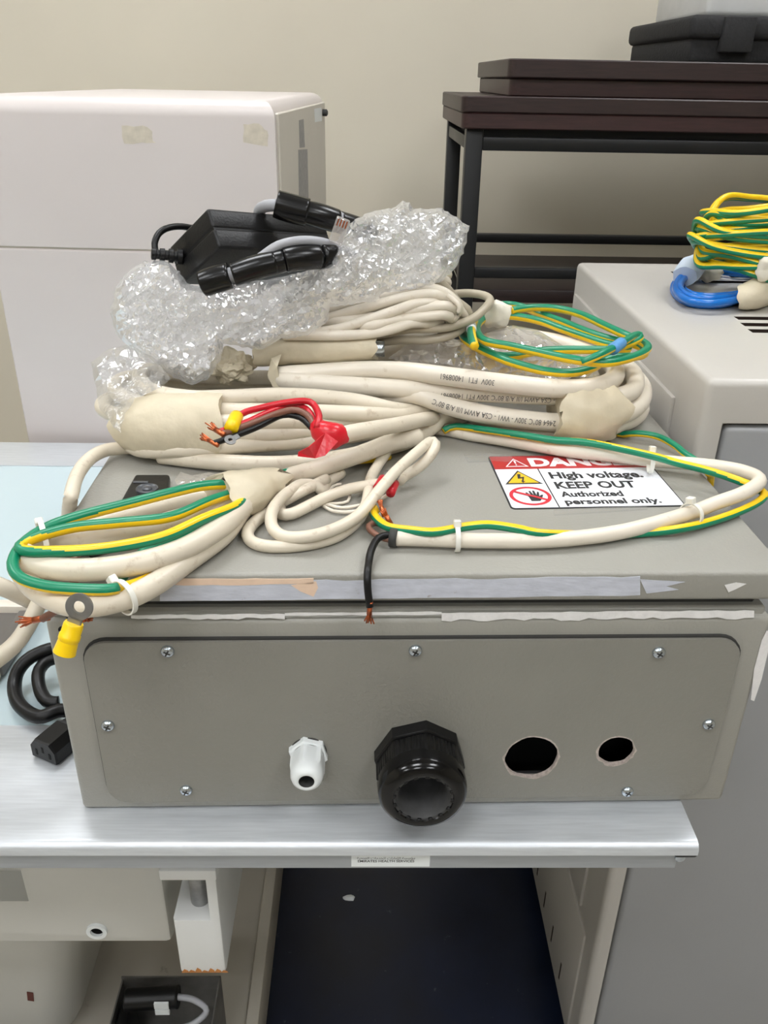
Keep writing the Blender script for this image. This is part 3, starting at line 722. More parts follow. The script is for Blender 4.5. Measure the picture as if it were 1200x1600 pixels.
# warning triangle in the banner
def tri(cx, cy, s): return [(cx-s, cy-s*.80), (cx+s, cy-s*.80), (cx, cy+s*.9)]
def ring_tri(name, cx, cy, s, t_, z, mt):
    a, b2 = tri(cx, cy, s), tri(cx, cy-t_*.15, s-t_*1.75)
    V = [SM @ Vector((x, y, z)) for (x, y) in a+b2]
    return link(name, me_from(V, [(i, (i+1) % 3, 3+(i+1) % 3, 3+i) for i in range(3)]), mt, sign, world=False)
ring_tri('warning_triangle', -W2+.021, H2-.0155, .010, .0012, Z1+.0003, M_signtx)
flat('exclamation_mark', [(-W2+.0204, H2-.017), (-W2+.0216, H2-.017), (-W2+.0219, H2-.0105), (-W2+.0201, H2-.0105)], Z1+.0002, M_signtx, sign)
flat('exclamation_mark', [(-W2+.0204, H2-.0205), (-W2+.0216, H2-.0205), (-W2+.0216, H2-.0188), (-W2+.0204, H2-.0188)], Z1+.0002, M_signtx, sign)
flat('voltage_triangle', tri(-W2+.0195, H2-.045, .0155), Z1+.00014, M_ink, sign)
flat('voltage_field', tri(-W2+.0195, H2-.0453, .0125), Z1+.0003, M_signy, sign)
cx, cy = -W2+.0195, H2-.0465
flat('lightning_bolt', [(cx-.002, cy+.0075), (cx+.0008, cy+.0075), (cx-.0005, cy+.0015), (cx+.0028, cy+.0025), (cx+.0005, cy-.0062), (cx+.0022, cy-.0058), (cx-.0006, cy-.009), (cx-.0016, cy-.005), (cx-.0008, cy-.0055), (cx+.0006, cy-.0005), (cx-.0032, cy-.0012)], Z1+.0005, M_ink, sign)
cx, cy, R_ = -W2+.0195, H2-.079, .0165
V = []; Fc = []
for k in range(40):
    a = 2*PI*k/40
    for r in (R_, R_*.82): V.append(SM @ Vector((cx+r*math.cos(a), cy+r*math.sin(a), Z1+.0004)))
for k in range(40): Fc.append((2*k, 2*((k+1) % 40), 2*((k+1) % 40)+1, 2*k+1))
link('prohibition_ring', me_from(V, Fc), M_signr2, sign, world=False)
hand = [(-.001, -.009), (.006, -.009), (.0085, -.004), (.0105, .001), (.0100, .0018), (.0085, .001), (.007, -.001), (.0082, .006), (.0074, .0072), (.0066, .006), (.0052, .001), (.0050, .0085), (.0042, .0094), (.0033, .0085), (.0030, .001), (.0018, .0083), (.0010, .0090), (.0003, .008), (.0006, .001), (-.0014, .006), (-.0024, .0062), (-.0027, .005), (-.0016, -.002)]
flat('stop_hand', [(cx+x*1.0, cy+y*1.0) for (x, y) in hand], Z1+.0003, M_ink, sign)
a = 2.55
dv = Vector((math.cos(a), math.sin(a))); nv = Vector((-dv.y, dv.x))*.0013
flat('prohibition_bar', [tuple(Vector((cx, cy))+dv*s_*R_*.85+nv*t_) for (s_, t_) in ((1, 1), (1, -1), (-1, -1), (-1, 1))], Z1+.0006, M_signr2, sign)
# strips of clear tape on the lid
def zpatch(name, pxs, mt, par=None, th=.0002, z=LZ):
    return poly_patch(name, [PB(u, v, 'z', z) for (u, v) in pxs], mt, par or lid, th, (0, 0, 1), world=False)
zpatch('clear_tape', [(725, 712), (765, 710), (800, 715), (800, 724), (768, 722), (731, 723)], M_clear, th=.0012)
zpatch('clear_tape', [(865, 798), (1010, 792), (1011, 797), (866, 806)], M_clear, th=.0012)

# ------------------------------------------------------------------ cables on the lid
def H(u, v, h): return P(u, v, z=LT+h)
def Hs(pts): return [H(*p) for p in pts]
def Ys(pts): return [P(u, v, y=y) for (u, v, y) in pts]
def crop(ox, oy, s, pts): return [(ox+x/s, oy+y/s)+tuple(r) for (x, y, *r) in pts]
def pathlen(path):
    L = [0.0]
    for i in range(1, len(path)): L.append(L[-1]+(path[i]-path[i-1]).length)
    return L
def cable_print(path, r, body, s0, size, ang, parent, flip=False, mt=None):
    """print wrapped onto a cable's jacket: along the path from s0, ang = angle round the jacket from its top"""
    L = pathlen(path); fr = frames(path); me = text_me(body, size, .0, sx=.8)
    def at(s):
        s = min(max(s, 0), L[-1]-1e-6); lo = 0; hi = len(L)-1
        while hi-lo > 1:
            m_ = (lo+hi)//2
            if L[m_] <= s: lo = m_
            else: hi = m_
        f = (s-L[lo])/max(1e-9, L[hi]-L[lo]); p = path[lo].lerp(path[hi], f)
        n = fr[lo][1].lerp(fr[hi][1], f).normalized(); b_ = fr[lo][2].lerp(fr[hi][2], f).normalized(); return p, n, b_
    for v in me.vertices:
        x, y = v.co.x, v.co.y-size*.35
        if flip: x, y = -x, -y
        p, n, b_ = at(s0+x); a = ang - y/r
        v.co = p+(n*math.cos(a)+b_*math.sin(a))*(r+.0005)
    return link('cable_print', me, mt or M_inkg, parent)
def tie(name, parent, c, axis, r, mt=None, head=(0, 0, 1)):
    """nylon cable tie: a band round a cable and its locking head"""
    ax = Vector(axis).normalized(); q_ = align(c, ax)
    me = lathe_me([(-.0017, r, 0), (-.0017, r+.0011, 0), (.0017, r+.0011, 0), (.0017, r, 0), (-.0017, r, 0)], 28, axis='Z')
    o = put(name, me, q_, mt or M_tie, parent)
    hd = Vector(head); hd = (hd-ax*hd.dot(ax)).normalized(); s_ = ax.cross(hd)
    Mh = Matrix((s_, ax, hd)).transposed().to_4x4(); Mh.translation = Vector(c)+hd*(r+.001)
    put('tie_head', me_bm(box_bm((-.003, -.0026, -.001), (.003, .0026, .004), .0006, 1)), Mh, mt or M_tie, o, smooth=False)
    return o
def wrap(name, parent, pts, rads, mt, seg=28, crinkle=.05, sd=0.0, edge=.004, flatten=None):
    """tape wound round a bundle: swept section with creases, wavy ends; rads = list of (a along up, b across) per control point"""
    path = cr(pts, False, .003); n = len(path); fr = frames(path); V = []; Fc = []
    for i in range(n):
        t_ = i/(n-1)*(len(rads)-1); k0 = min(int(t_), len(rads)-2); f = t_-k0
        a = rads[k0][0]*(1-f)+rads[k0+1][0]*f; b_ = rads[k0][1]*(1-f)+rads[k0+1][1]*f
        tt, nn, bb = fr[i]
        for k in range(seg):
            ph = 2*PI*k/seg; p0 = path[i]+nn*(a*math.cos(ph))+bb*(b_*math.sin(ph))
            cz_ = 1+crinkle*(noise.noise(p0*70+Vector((sd, 0, 0)))+.6*noise.noise(p0*160+Vector((0, sd, 0))))
            off = tt*(edge*noise.noise(Vector((ph*1.2, sd, i > n/2)))*(abs(i/(n-1)-.5)*2)**3)
            V.append(path[i]+(p0-path[i])*cz_+off)
    for i in range(n-1):
        for k in range(seg): Fc.append((i*seg+k, i*seg+(k+1) % seg, (i+1)*seg+(k+1) % seg, (i+1)*seg+k))
    for base, rev in ((0, True), ((n-1)*seg, False)):
        idx = list(range(base, base+seg)); Fc.append(tuple(reversed(idx)) if rev else tuple(idx))
    o = link(name, me_from(V, Fc), mt, parent, smooth=True); smooth_by_angle(o.data, .9)
    def rad_at(t_):
        t_ *= len(rads)-1; k0 = min(int(t_), len(rads)-2); f = t_-k0
        return rads[k0][0]*(1-f)+rads[k0+1][0]*f, rads[k0][1]*(1-f)+rads[k0+1][1]*f
    WRAPS.append((o, path, fr, [rad_at(i/(n-1)) for i in range(n)]))
    return o
def strands(name, parent, p, d, length=.012, r=.0028, n=9, mt=None):
    """frayed copper wire end"""
    bm = bmesh.new(); d = Vector(d).normalized(); o = None
    side = d.orthogonal().normalized(); s2 = d.cross(side)
    V = []; Fc = []
    me_all = bmesh.new()
    for k in range(n):
        a = 2*PI*k/n; off = (side*math.cos(a)+s2*math.sin(a))*r*.6*random.uniform(.3, 1)
        sp_ = (side*math.cos(a)+s2*math.sin(a))*random.uniform(.2, 1)*.45
        pts = [Vector(p)-d*.004+off*.5, Vector(p)+d*length*.4+off, Vector(p)+d*length*random.uniform(.8, 1.1)+off+sp_*length*.45]
        me = tube_me(cr(pts, step=.003), .00055, 5); me_all.from_mesh(me)
    me = tube_me([Vector(p)-d*.004, Vector(p)+d*length*.45], r*.75, 8); me_all.from_mesh(me)
    ob = link(name, me_bm(me_all), mt or M_copper, parent, smooth=True); return ob
def ring_terminal(parent, c, axis_len, normal, scale=1.0, sleeve=None, hole=.45):
    """ring lug: flat ring, neck and crimp barrel; axis_len points from the ring towards the barrel"""
    d = Vector(axis_len).normalized(); n = Vector(normal); n = (n-d*n.dot(d)).normalized(); s_ = n.cross(d)
    Mr = Matrix((s_, d, n)).transposed().to_4x4(); Mr.translation = c
    R1 = .0068*scale; th = .0008*scale
    me = lathe_me([(-th, R1*hole, 0), (-th, R1, 0), (th, R1, 0), (th, R1*hole, 0), (-th, R1*hole, 0)], 32, axis='Z')
    o = put('ring_terminal', me, Mr, M_steel, parent)
    put('terminal_neck', me_bm(box_bm((-.0036*scale, R1*.8, -th), (.0036*scale, R1+.006*scale, th), .0004, 1)), Mr, M_steel, o, smooth=False)
    if sleeve:
        y0_ = R1+.002*scale
        me = lathe_me([(y0_, .0001, 0), (y0_, .0045*scale, 0), (y0_+.001*scale, .0049*scale, 0), (y0_+.006*scale, .0049*scale, 0), (y0_+.0065*scale, .0053*scale, 0), (y0_+.009*scale, .0053*scale, 0), (y0_+.0095*scale, .0049*scale, 0), (y0_+.0165*scale, .0056*scale, 0), (y0_+.0165*scale, .0001, 0)], 24)
        put('crimp_sleeve', me, Mr, sleeve, o)
    return o
def earth(name, pts3, parent, r=.0036, ang=0.0, twist=0.0, thr=.05, world_pts=True):
    return tube(name, pts3, r, [M_yel, M_grn], parent, seg=28, split=(ang, thr), twist=twist)

# --- big white coil lying on the left of the lid, taped, its end wrapped in red tape
RC = .0068
cl = root('white_cable_coil', 'thick white cable coil with wide masking tape and red taped wire ends', 'cable coil', H(430, 660, 0))
loops = [
 [(250, 712, .008), (317, 720, .008), (380, 724, .008), (440, 725, .008), (510, 719, .008), (573, 708, .008), (640, 689, .008), (701, 664, .008), (738, 640, .008), (700, 618, .008), (500, 618, .008), (280, 628, .008), (210, 648, .008), (188, 672, .009)],
 [(212, 700, .012), (270, 703, .016), (333, 699, .018), (410, 694, .018), (488, 688, .018), (600, 675, .016), (690, 655, .014), (730, 638, .014), (650, 612, .014), (400, 612, .014), (250, 620, .016), (195, 640, .018)],
 [(190, 668, .020), (250, 680, .023), (355, 678, .026), (430, 677, .027), (500, 671, .026), (600, 657, .024), (690, 645, .020), (715, 630, .020), (640, 606, .020), (400, 604, .021), (255, 608, .024), (178, 622, .027)],
 [(160, 636, .029), (185, 650, .030), (250, 662, .033), (355, 660, .036), (450, 659, .036), (560, 655, .032), (640, 648, .022), (690, 636, .016), (640, 605, .016), (420, 598, .027), (270, 594, .032), (205, 590, .036), (180, 602, .038)],
 [(192, 620, .040), (250, 636, .041), (355, 642, .042), (450, 643, .043), (547, 646, .040), (620, 648, .030), (675, 640, .020), (640, 602, .022), (430, 592, .034), (290, 586, .042), (232, 578, .046), (218, 590, .048)],
 [(240, 612, .049), (300, 622, .050), (357, 621, .050), (450, 618, .050), (547, 625, .045), (610, 637, .036), (660, 646, .022), (690, 650, .012)],
]
path = cr([H(*p) for lp in loops for p in lp])
cab = link('cable', tube_me(path, RC, 14, wob=.02), M_cable2, cl, smooth=True)
wrap('masking_tape', cl, Hs([(205, 664, .024), (245, 667, .026), (300, 668, .027), (352, 668, .027)]), [(.022, .026), (.028, .030), (.0300, .030), (.0295, .029)], M_tape, 36, .05, 1.0, .012)
# red taped end with red, brown and black cores
endp = cr(Hs([(706, 654, .008), (690, 653, .013), (665, 655, .024), (620, 664, .037), (560, 674, .045), (525, 682, .047)]))
link('cable_end', tube_me(endp, RC*.95, 14), M_cable2, cl, smooth=True)
rt = wrap('red_tape', cl, Hs([(532, 680, .046), (515, 680, .048), (500, 672, .051), (496, 662, .054)]), [(.0085, .0085), (.0105, .010), (.009, .008), (.0055, .0055)], M_redtape, 20, .16, 3.0, .004)
tail = Hs([(508, 676, .058), (528, 690, .052), (508, 712, .044), (492, 716, .043), (465, 713, .046), (466, 706, .049), (482, 698, .054)])
bm = bmesh.new(); vs = [bm.verts.new(p) for p in tail]; bm.faces.new(vs); bmesh.ops.triangulate(bm, faces=bm.faces[:])
bmesh.ops.solidify(bm, geom=bm.faces[:], thickness=.0006)
link('red_tape_tail', me_bm(bm), M_redtape, cl)
k8 = lambda pts: crop(140, 560, 2.857, pts)
tube('red_core', Hs(k8([(1015, 310, .055), (1025, 260, .060), (1000, 205, .064), (960, 190, .066), (880, 197, .066), (780, 217, .065), (700, 238, .064), (655, 262, .062)])), .0026, M_red, cl, seg=10, wob=.10)
tube('red_core', Hs(k8([(1008, 300, .054), (990, 250, .058), (950, 215, .061), (890, 212, .062), (800, 240, .062), (700, 285, .060), (582, 327, .058)])), .0024, M_red, cl, seg=10)
tube('brown_core', Hs(k8([(1002, 305, .053), (985, 268, .057), (950, 240, .060), (900, 230, .061), (820, 252, .060), (720, 292, .059), (590, 340, .057)])), .0027, M_brown, cl, seg=10)
tube('black_core', Hs(k8([(990, 310, .052), (940, 265, .056), (860, 255, .057), (760, 302, .057), (680, 335, .056), (556, 379, .054)])), .0023, M_rubber, cl, seg=10)
a, b2 = Hs(k8([(655, 262, .0625), (632, 312, .061)]))
tube('yellow_sleeve', [a+(a-b2)*.05, b2], .0052, M_ylsl, cl, seg=18)
a, b2 = Hs(k8([(586, 332, .058), (538, 303, .060)])); strands('copper_strands', cl, a, b2-a, .014)
a, b2 = Hs(k8([(556, 379, .054), (515, 355, .056)])); strands('copper_strands', cl, a, b2-a, .013, .0022)
c = H(*k8([(628, 364)])[0], .056); ring_terminal(cl, c, H(*k8([(700, 330)])[0], .058)-c, -FW+Vector((0, 0, .6)), .62, hole=.4)

# --- thicker white cable coil on the right, printed jacket, taped
RB = .0083
cm = root('white_cable_coil', 'thickest white cable coil with printed lettering taped beside the danger sign', 'cable coil', H(740, 620, 0))
loops = [
 [(560, 612, .018), (640, 640, .018), (720, 657, .012), (800, 667, .010), (880, 672, .010), (950, 672, .010), (990, 655, .010), (1000, 630, .012), (965, 600, .012), (800, 580, .012), (620, 585, .014), (510, 592, .022)],
 [(485, 606, .030), (600, 626, .032), (710, 643, .029), (800, 654, .024), (880, 660, .022), (960, 652, .024), (1000, 630, .026), (1000, 598, .028), (960, 580, .028), (800, 566, .030), (620, 570, .034), (480, 580, .040)],
 [(440, 594, .047), (500, 600, .048), (600, 606, .047), (700, 611, .045), (800, 616, .043), (891, 620, .040), (950, 622, .040), (988, 610, .041), (990, 585, .042), (960, 566, .043), (880, 553, .045), (750, 548, .047), (560, 552, .054), (455, 556, .060)],
 [(432, 564, .062), (480, 564, .063), (545, 566, .063), (620, 575, .062), (688, 586, .061), (780, 598, .058), (870, 607, .053), (930, 604, .052), (960, 590, .053), (955, 570, .056), (920, 552, .058), (870, 535, .060), (790, 522, .062)],
]
pb = cr([H(*p) for lp in loops for p in lp])
link('cable', tube_me(pb, RB, 16, wob=.015), M_cable, cm, smooth=True)
wrap('masking_tape', cm, Hs([(868, 643, .028), (895, 643, .028), (922, 642, .027), (948, 638, .027)]), [(.027, .029), (.0285, .031), (.0285, .031), (.0275, .029)], M_tape, 36, .08, 5.0, .016)
tp = [P(u, v, y=y) for (u, v, y) in ((424, 560, .732), (440, 553, .735), (433, 574, .722), (440, 606, .718), (426, 604, .722), (418, 585, .728))]
poly_patch('masking_tape', tp, M_tape, cm, .0008, (0, -1, 0))
def print_on(pts, body, u_right, ang, size=.0066):
    ends = Hs([pts[0], pts[-1]]); ia, ib = sorted(min(range(len(pb)), key=lambda i_: (pb[i_]-e_).length) for e_ in ends)
    pth = pb[ia:ib+1]; Lp = pathlen(pth)
    tgt = min(range(len(pth)), key=lambda i_: abs((pth[i_]-CAM).dot(RT)/(pth[i_]-CAM).dot(FW)*FPX+600-u_right))
    cable_print(pth, RB, body, Lp[tgt], size, ang, cm, flip=True)

# --- looped white cable lying along the front right of the lid with an earth wire tied to it
RF = .0055
k5 = lambda pts: crop(700, 640, 2.4, pts)
cf = root('white_cable_loop', 'long white cable looping past the danger sign with earth wire tied along it', 'cable', H(900, 780, 0))
pf = Hs([(640, 640, .008), (690, 658, .008)] + k5([(100, 88, .008), (400, 147, .008), (600, 171, .008), (760, 190, .009), (1000, 212, .012), (1120, 236, .015), (1168, 268, .016), (1110, 312, .014), (1000, 352, .011), (900, 390, .009), (650, 458, .0075), (400, 488, .007), (150, 492, .007), (0, 488, .007), (-100, 484, .007), (-200, 482, .007)]))
link('cable', tube_me(cr(pf), RF, 14, wob=.015), M_cable, cf, smooth=True)
ew = Hs(k5([(-30, 78, .008), (20, 62, .012), (150, 78, .016), (300, 100, .017), (400, 115, .017), (500, 121, .018), (600, 137, .018), (760, 172, .020), (860, 200, .019), (950, 222, .018), (1050, 252, .018), (1130, 282, .014), (1175, 305, .007), (1185, 325, .006), (1150, 355, .005), (1060, 395, .005), (950, 430, .005), (860, 448, .006), (760, 460, .004), (600, 470, .004), (420, 468, .010), (330, 462, .013), (250, 445, .014), (150, 432, .014), (60, 440, .014), (0, 452, .014), (-60, 460, .014)]) + [(644, 829, .013), (608, 824, .011), (590, 812, .009), (583, 800, .008), (590, 795, .009)])
earth('earth_wire', ew, cf, .0032, [(0, .0), (.12, .5), (.25, 2.2), (.36, 2.3), (.46, 3.85), (1, 3.85)], 0.0, .1)
ec = Hs(k5([(380, 60, .004), (520, 74, .004), (590, 82, .005), (640, 84, .007), (720, 80, .012), (790, 95, .010), (850, 130, .008), (890, 165, .006), (950, 205, .004), (978, 240, .004)])) + [Vector((.290, .640, 1.008)), Vector((.2925, .640, .965)), Vector((.2925, .640, .90))]
earth('earth_wire', ec, cf, .0030, 0.2, 0.0, .1)
for (u, v, du, dv, h) in ((714, 842, 30, 0, .008), (1017, 722, 30, 2, .012), (1080, 804, -30, 14, .010)):
    c_ = H(u, v, h); tie('cable_tie', cf, c_, H(u+du, v+dv, h)-c_, RF+.0028, head=(0, .3, 1))
k4 = lambda pts: crop(360, 640, 3.0, pts)
a, b2 = Hs([(612, 840, .007), (621, 841, .007)])
tube('cut_collar', [a-(b2-a)*.3, b2], .0066, M_gask, cf, seg=16)
tube('brown_core', Hs(k4([(780, 600, .007), (745, 610, .007), (700, 595, .007), (660, 570, .007), (648, 545, .007), (680, 532, .006), (720, 540, .004)])), .0022, M_brown, cf, seg=10)
bp_ = Hs(k4([(780, 596, .009), (735, 588, .010), (690, 605, .010), (660, 660, .008), (648, 720, .005)])) + [H(574.5, 892, .0045)]
fy = EY-.0085
tube('black_core', bp_ + [P(574, 907, y=fy), P(575, 925, y=fy-.001), P(578, 948, y=fy-.003)], .0026, M_rubber, cf, seg=10)
a, b2 = P(578, 948, y=fy-.003), P(575, 976, y=fy-.003); strands('copper_strands', cf, a, b2-a, .013, .0024)
for (u, v, u2, v2) in ((598, 799, 595, 788), (607, 812, 602, 803)):
    a, b2 = H(u, v, .010), H(u2, v2, .014); strands('copper_strands', cf, a, b2-a, .008, .0024)

# --- thin white control cable in loose loops with red ferrules
RE = .0044
ce = root('thin_white_cable', 'thin white cable in loose loops with red ferrules between the coils', 'cable', H(520, 790, 0))
e1 = Hs(k4([(790, 130, .010), (740, 195, .008), (690, 260, .007), (655, 330, .007), (640, 430, .006), (600, 515, .005), (500, 592, .0045), (350, 632, .0045), (190, 640, .0045), (95, 615, .005), (62, 560, .006), (95, 490, .007), (165, 430, .008), (250, 385, .012), (360, 335, .013), (430, 300, .012)]))
link('cable', tube_me(cr(e1), RE, 12), M_cable2, ce, smooth=True)
e2 = Hs(k4([(520, 290, .006), (450, 340, .005), (430, 380, .005), (400, 355, .010), (330, 345, .013), (260, 385, .014), (205, 450, .014), (188, 510, .013), (205, 565, .011), (265, 598, .010), (380, 592, .012), (500, 555, .012), (600, 495, .013), (680, 400, .018), (780, 285, .024), (880, 195, .028), (935, 152, .029), (960, 160, .028), (945, 205, .024), (890, 265, .016), (820, 310, .010), (790, 335, .009)]))
link('cable', tube_me(cr(e2), RE, 12), M_cable2, ce, smooth=True)
e3 = Hs(k4([(720, 345, .009), (670, 352, .009), (560, 372, .008), (450, 410, .007), (360, 455, .007), (290, 488, .006), (240, 490, .006), (232, 460, .006)]))
link('cable', tube_me(cr(e3), RE, 12), M_cable2, ce, smooth=True)
tube('thin_core', Hs(k4([(745, 395, .008), (690, 425, .006), (600, 450, .004), (520, 460, .003), (450, 445, .003), (435, 450, .0025), (480, 475, .0025), (560, 480, .0025), (620, 465, .004), (700, 425, .007)])), .0014, M_cable, ce, seg=8)
tube('thin_core', Hs(k4([(560, 400, .002), (550, 430, .002), (500, 440, .002), (440, 432, .003), (480, 360, .004), (520, 350, .004)])), .0012, M_cable, ce, seg=8)
for (p0, p1) in (((715, 322, .012), (688, 368, .011)), ((772, 345, .014), (750, 395, .012))):
    a, b2 = Hs(k4([p0, p1])); tube('red_ferrule', [a, b2], .0034, M_red, ce, seg=14)
    tube('ferrule_pin', [a, a+(a-b2)*.75], .0013, M_steelZ, ce, seg=8)
a, b2 = Hs(k4([(436, 350, .0034), (418, 324, .0034)])); tube('red_ferrule', [a, b2], .0034, M_red, ce, seg=14)

# --- taped bundle of white cable and earth wire overhanging the front left corner
RD = .0074
k3 = lambda pts: crop(0, 680, 2.4, pts)
bd = root('taped_cable_bundle', 'bundle of thick white cable and yellow green wires overhanging the enclosure corner, taped', 'cable bundle', H(200, 850, 0))
L1 = k3([(1560, -10, .020), (1400, 60, .016), (1200, 130, .014), (1050, 175, .014), (960, 228, .012), (900, 300, .010), (840, 375, .009), (700, 475, .008), (570, 565, .007), (450, 618, .006), (300, 640, .006), (180, 605, .006), (105, 545, .008), (75, 470, .012), (130, 415, .014), (260, 395, .014), (420, 370, .014), (600, 335, .014), (780, 280, .015), (900, 225, .016)])
link('cable', tube_me(cr(Hs(L1)), RD, 16, wob=.015), M_cable2, bd, smooth=True)
L2 = k3([(1000, 195, .016), (930, 250, .017), (840, 335, .018), (690, 425, .018), (510, 482, .018), (320, 505, .018), (160, 492, .018), (105, 465, .019), (120, 430, .022)])
link('cable', tube_me(cr(Hs(L2)), RD, 16, wob=.015), M_cable2, bd, smooth=True)
L3 = k3([(940, 190, .012), (800, 225, .010), (620, 262, .009), (430, 312, .009), (300, 345, .012), (190, 385, .014)])
link('cable', tube_me(cr(Hs(L3)), RD*.9, 16), M_cable2, bd, smooth=True)
L4 = k3([(960, 220, .016), (800, 300, .010), (640, 360, .006), (480, 400, .005), (380, 410, .006)])
link('cable', tube_me(cr(Hs(L4)), RD*.85, 16), M_cable2, bd, smooth=True)
a, b2 = Hs(k3([(330, 425, .006), (372, 411, .006)])); tube('cut_collar', [a, b2], .007, M_gask, bd, seg=16)
tube('brown_core', Hs(k3([(325, 430, .008), (285, 455, .010), (262, 500, .006), (280, 560, .003)])), .0026, M_brown, bd, seg=10)
wrap('masking_tape', bd, Hs(k3([(1045, 172, .015), (990, 186, .016), (920, 210, .018), (835, 240, .018)])), [(.0100, .0125), (.0130, .0165), (.0165, .0215), (.0160, .0255)], M_tape, 36, .09, 11.0, .014)
g1 = k3([(1450, 60, .006), (1250, 100, .012), (1100, 135, .018), (980, 170, .020), (880, 182, .024), (760, 190, .028), (640, 216, .030), (500, 252, .029), (300, 303, .028), (180, 345, .027), (95, 400, .026), (55, 455, .024), (50, 500, .022), (85, 540, .020), (180, 568, .018), (300, 578, .017), (400, 580, .016), (440, 574, .015)])
earth('earth_wire', Hs(g1), bd, .0037, [(0, .4), (.5, .3), (.72, 0), (1, 0)], 0.0, .0)
g2 = k3([(1000, 195, .016), (900, 212, .020), (790, 245, .026), (640, 306, .028), (450, 328, .028), (280, 345, .028), (150, 378, .028), (88, 405, .028), (75, 425, .028), (110, 436, .028), (200, 436, .028), (330, 430, .028), (470, 412, .028), (620, 378, .028), (760, 315, .028), (880, 268, .024), (950, 220, .018), (1000, 190, .016)])
earth('earth_wire', Hs(g2), bd, .0036, [(0, .4), (.42, .4), (.56, 2.6), (.85, 2.5), (.97, .2)], 0.0, .15)
g3 = k3([(990, 200, .016), (900, 262, .020), (800, 318, .020), (700, 365, .016), (600, 410, .012), (535, 440, .010), (480, 505, .008), (440, 560, .010)])
earth('earth_wire', Hs(g3), bd, .0034, -.6, 0.0, .1)
g4 = k3([(440, 575, .014), (500, 560, .010), (570, 530, .008), (640, 480, .007), (690, 430, .007), (760, 380, .008)])
earth('earth_wire', Hs(g4), bd, .0034, PI, 0.0, .5)
c_ = H(*k3([(465, 608)])[0], .007); tie('cable_tie', bd, c_, H(*k3([(560, 560)])[0], .007)-c_, RD+.003, head=(-.4, .6, .6))
c_ = H(*k3([(165, 392)])[0], .020); tie('cable_tie', bd, c_, H(*k3([(260, 372)])[0], .020)-c_, RD+.004, head=(0, 1, .5))
# yellow ring terminal hanging over the edge, frayed cores
c_ = P(124, 948, y=.390); ring_terminal(bd, c_, P(112, 985, y=.386)-c_, -FW, 1.12, sleeve=M_ylsl)
tube('brown_core', Hs([(150, 928, .002), (110, 944, -.004)]) + [P(92, 952, y=.452), P(66, 967, y=.455)], .0026, M_brown, bd, seg=10)
a, b2 = P(68, 966, y=.455), P(34, 972, y=.455); strands('copper_strands', bd, a, b2-a, .016, .003, 12)
a, b2 = P(128, 968, y=.440), P(142, 964, y=.438); strands('copper_strands', bd, a, b2-a, .007, .003, 10)
tube('black_core', Hs([(170, 920, .004), (140, 935, -.002)]) + [P(104, 952, y=.445), P(112, 965, y=.44)], .0024, M_rubber, bd, seg=10)

# --- white lead running off the left side of the enclosure down to the bench
lw_ = root('white_lead', 'white cable hanging over the left side of the enclosure towards the bench', 'cable', P(60, 940, x=-.25))
pl = Hs([(238, 694, .007), (224, 697, .007), (208, 699, .007), (167, 703, .010), (140, 717, .012), (121, 742, .012), (111, 776, .010)]) + [P(106, 815, x=-.2315), P(98, 860, x=-.2325), P(80, 905, x=-.238), P(62, 940, x=-.245), P(45, 975, x=-.252), P(20, 1010, x=-.262), P(-30, 1046, x=-.28), P(-100, 1080, x=-.315), P(-190, 1150, z=.810), P(-300, 1190, z=.808)]
tube('cable', pl, lambda t_: .0055+.0018*min(1, max(0, (t_-.35)*4)), M_cable2, lw_, seg=14)
pl2 = [P(48, 938, x=-.256), P(25, 927, x=-.262), P(0, 916, x=-.27), P(-50, 900, x=-.29), P(-120, 895, x=-.33), P(-200, 890, x=-.40), P(-300, 860, z=.810), P(-380, 830, z=.808)]
tube('cable', pl2, .0066, M_cable2, lw_, seg=14)

# --- thin white cable coil on top of the pile, with beige loop
RA = .0046
ca = root('thin_cable_coil', 'thinner white cable coil with a beige loop lying under the plastic bag', 'cable coil', H(620, 520, .05))
k6 = lambda pts: crop(480, 300, 4.2857, pts)
def aloop(front, yb=.80): return front
A = [
 [(-150, 985, .742), (0, 985, .738), (200, 985, .736), (400, 968, .736), (560, 930, .738), (690, 885, .742), (820, 880, .752), (900, 890, .77), (860, 880, .80), (600, 880, .815), (200, 920, .81), (-50, 950, .79)],
 [(-160, 960, .752), (0, 955, .742), (200, 925, .739), (400, 860, .740), (600, 790, .742), (720, 750, .746), (850, 740, .752), (900, 760, .77), (850, 770, .80), (500, 800, .815), (100, 850, .80)],
 [(380, 900, .740), (560, 860, .742), (800, 832, .744), (920, 822, .748), (965, 845, .756), (940, 865, .772), (800, 860, .80), (400, 850, .815), (0, 880, .80)],
 [(150, 870, .752), (400, 845, .748), (560, 822, .746), (700, 790, .746), (870, 763, .748), (960, 768, .752), (1000, 800, .760), (970, 825, .778), (800, 800, .80), (400, 790, .815), (0, 840, .80)],
 [(0, 880, .760), (150, 842, .752), (400, 772, .750), (650, 706, .750), (830, 682, .752), (900, 708, .758), (925, 735, .770), (850, 740, .80), (400, 740, .815), (0, 800, .80)],
 [(0, 830, .775), (150, 792, .765), (450, 722, .760), (700, 655, .760), (830, 646, .762), (930, 680, .764), (1000, 745, .764), (1020, 790, .768), (1050, 835, .775), (1000, 850, .79), (700, 800, .815), (300, 740, .82)],
 [(300, 700, .80), (600, 640, .795), (800, 590, .79), (900, 590, .79), (935, 605, .80), (900, 625, .815), (700, 640, .83), (400, 660, .83)],
 [(500, 620, .81), (700, 570, .805), (880, 550, .80), (935, 548, .805), (900, 570, .83), (600, 600, .84)],
]
path = cr([P(*q_[:2], y=q_[2]) for lp in A for q_ in k6(lp)])
link('cable', tube_me(path, RA, 12), M_cable, ca, smooth=True)
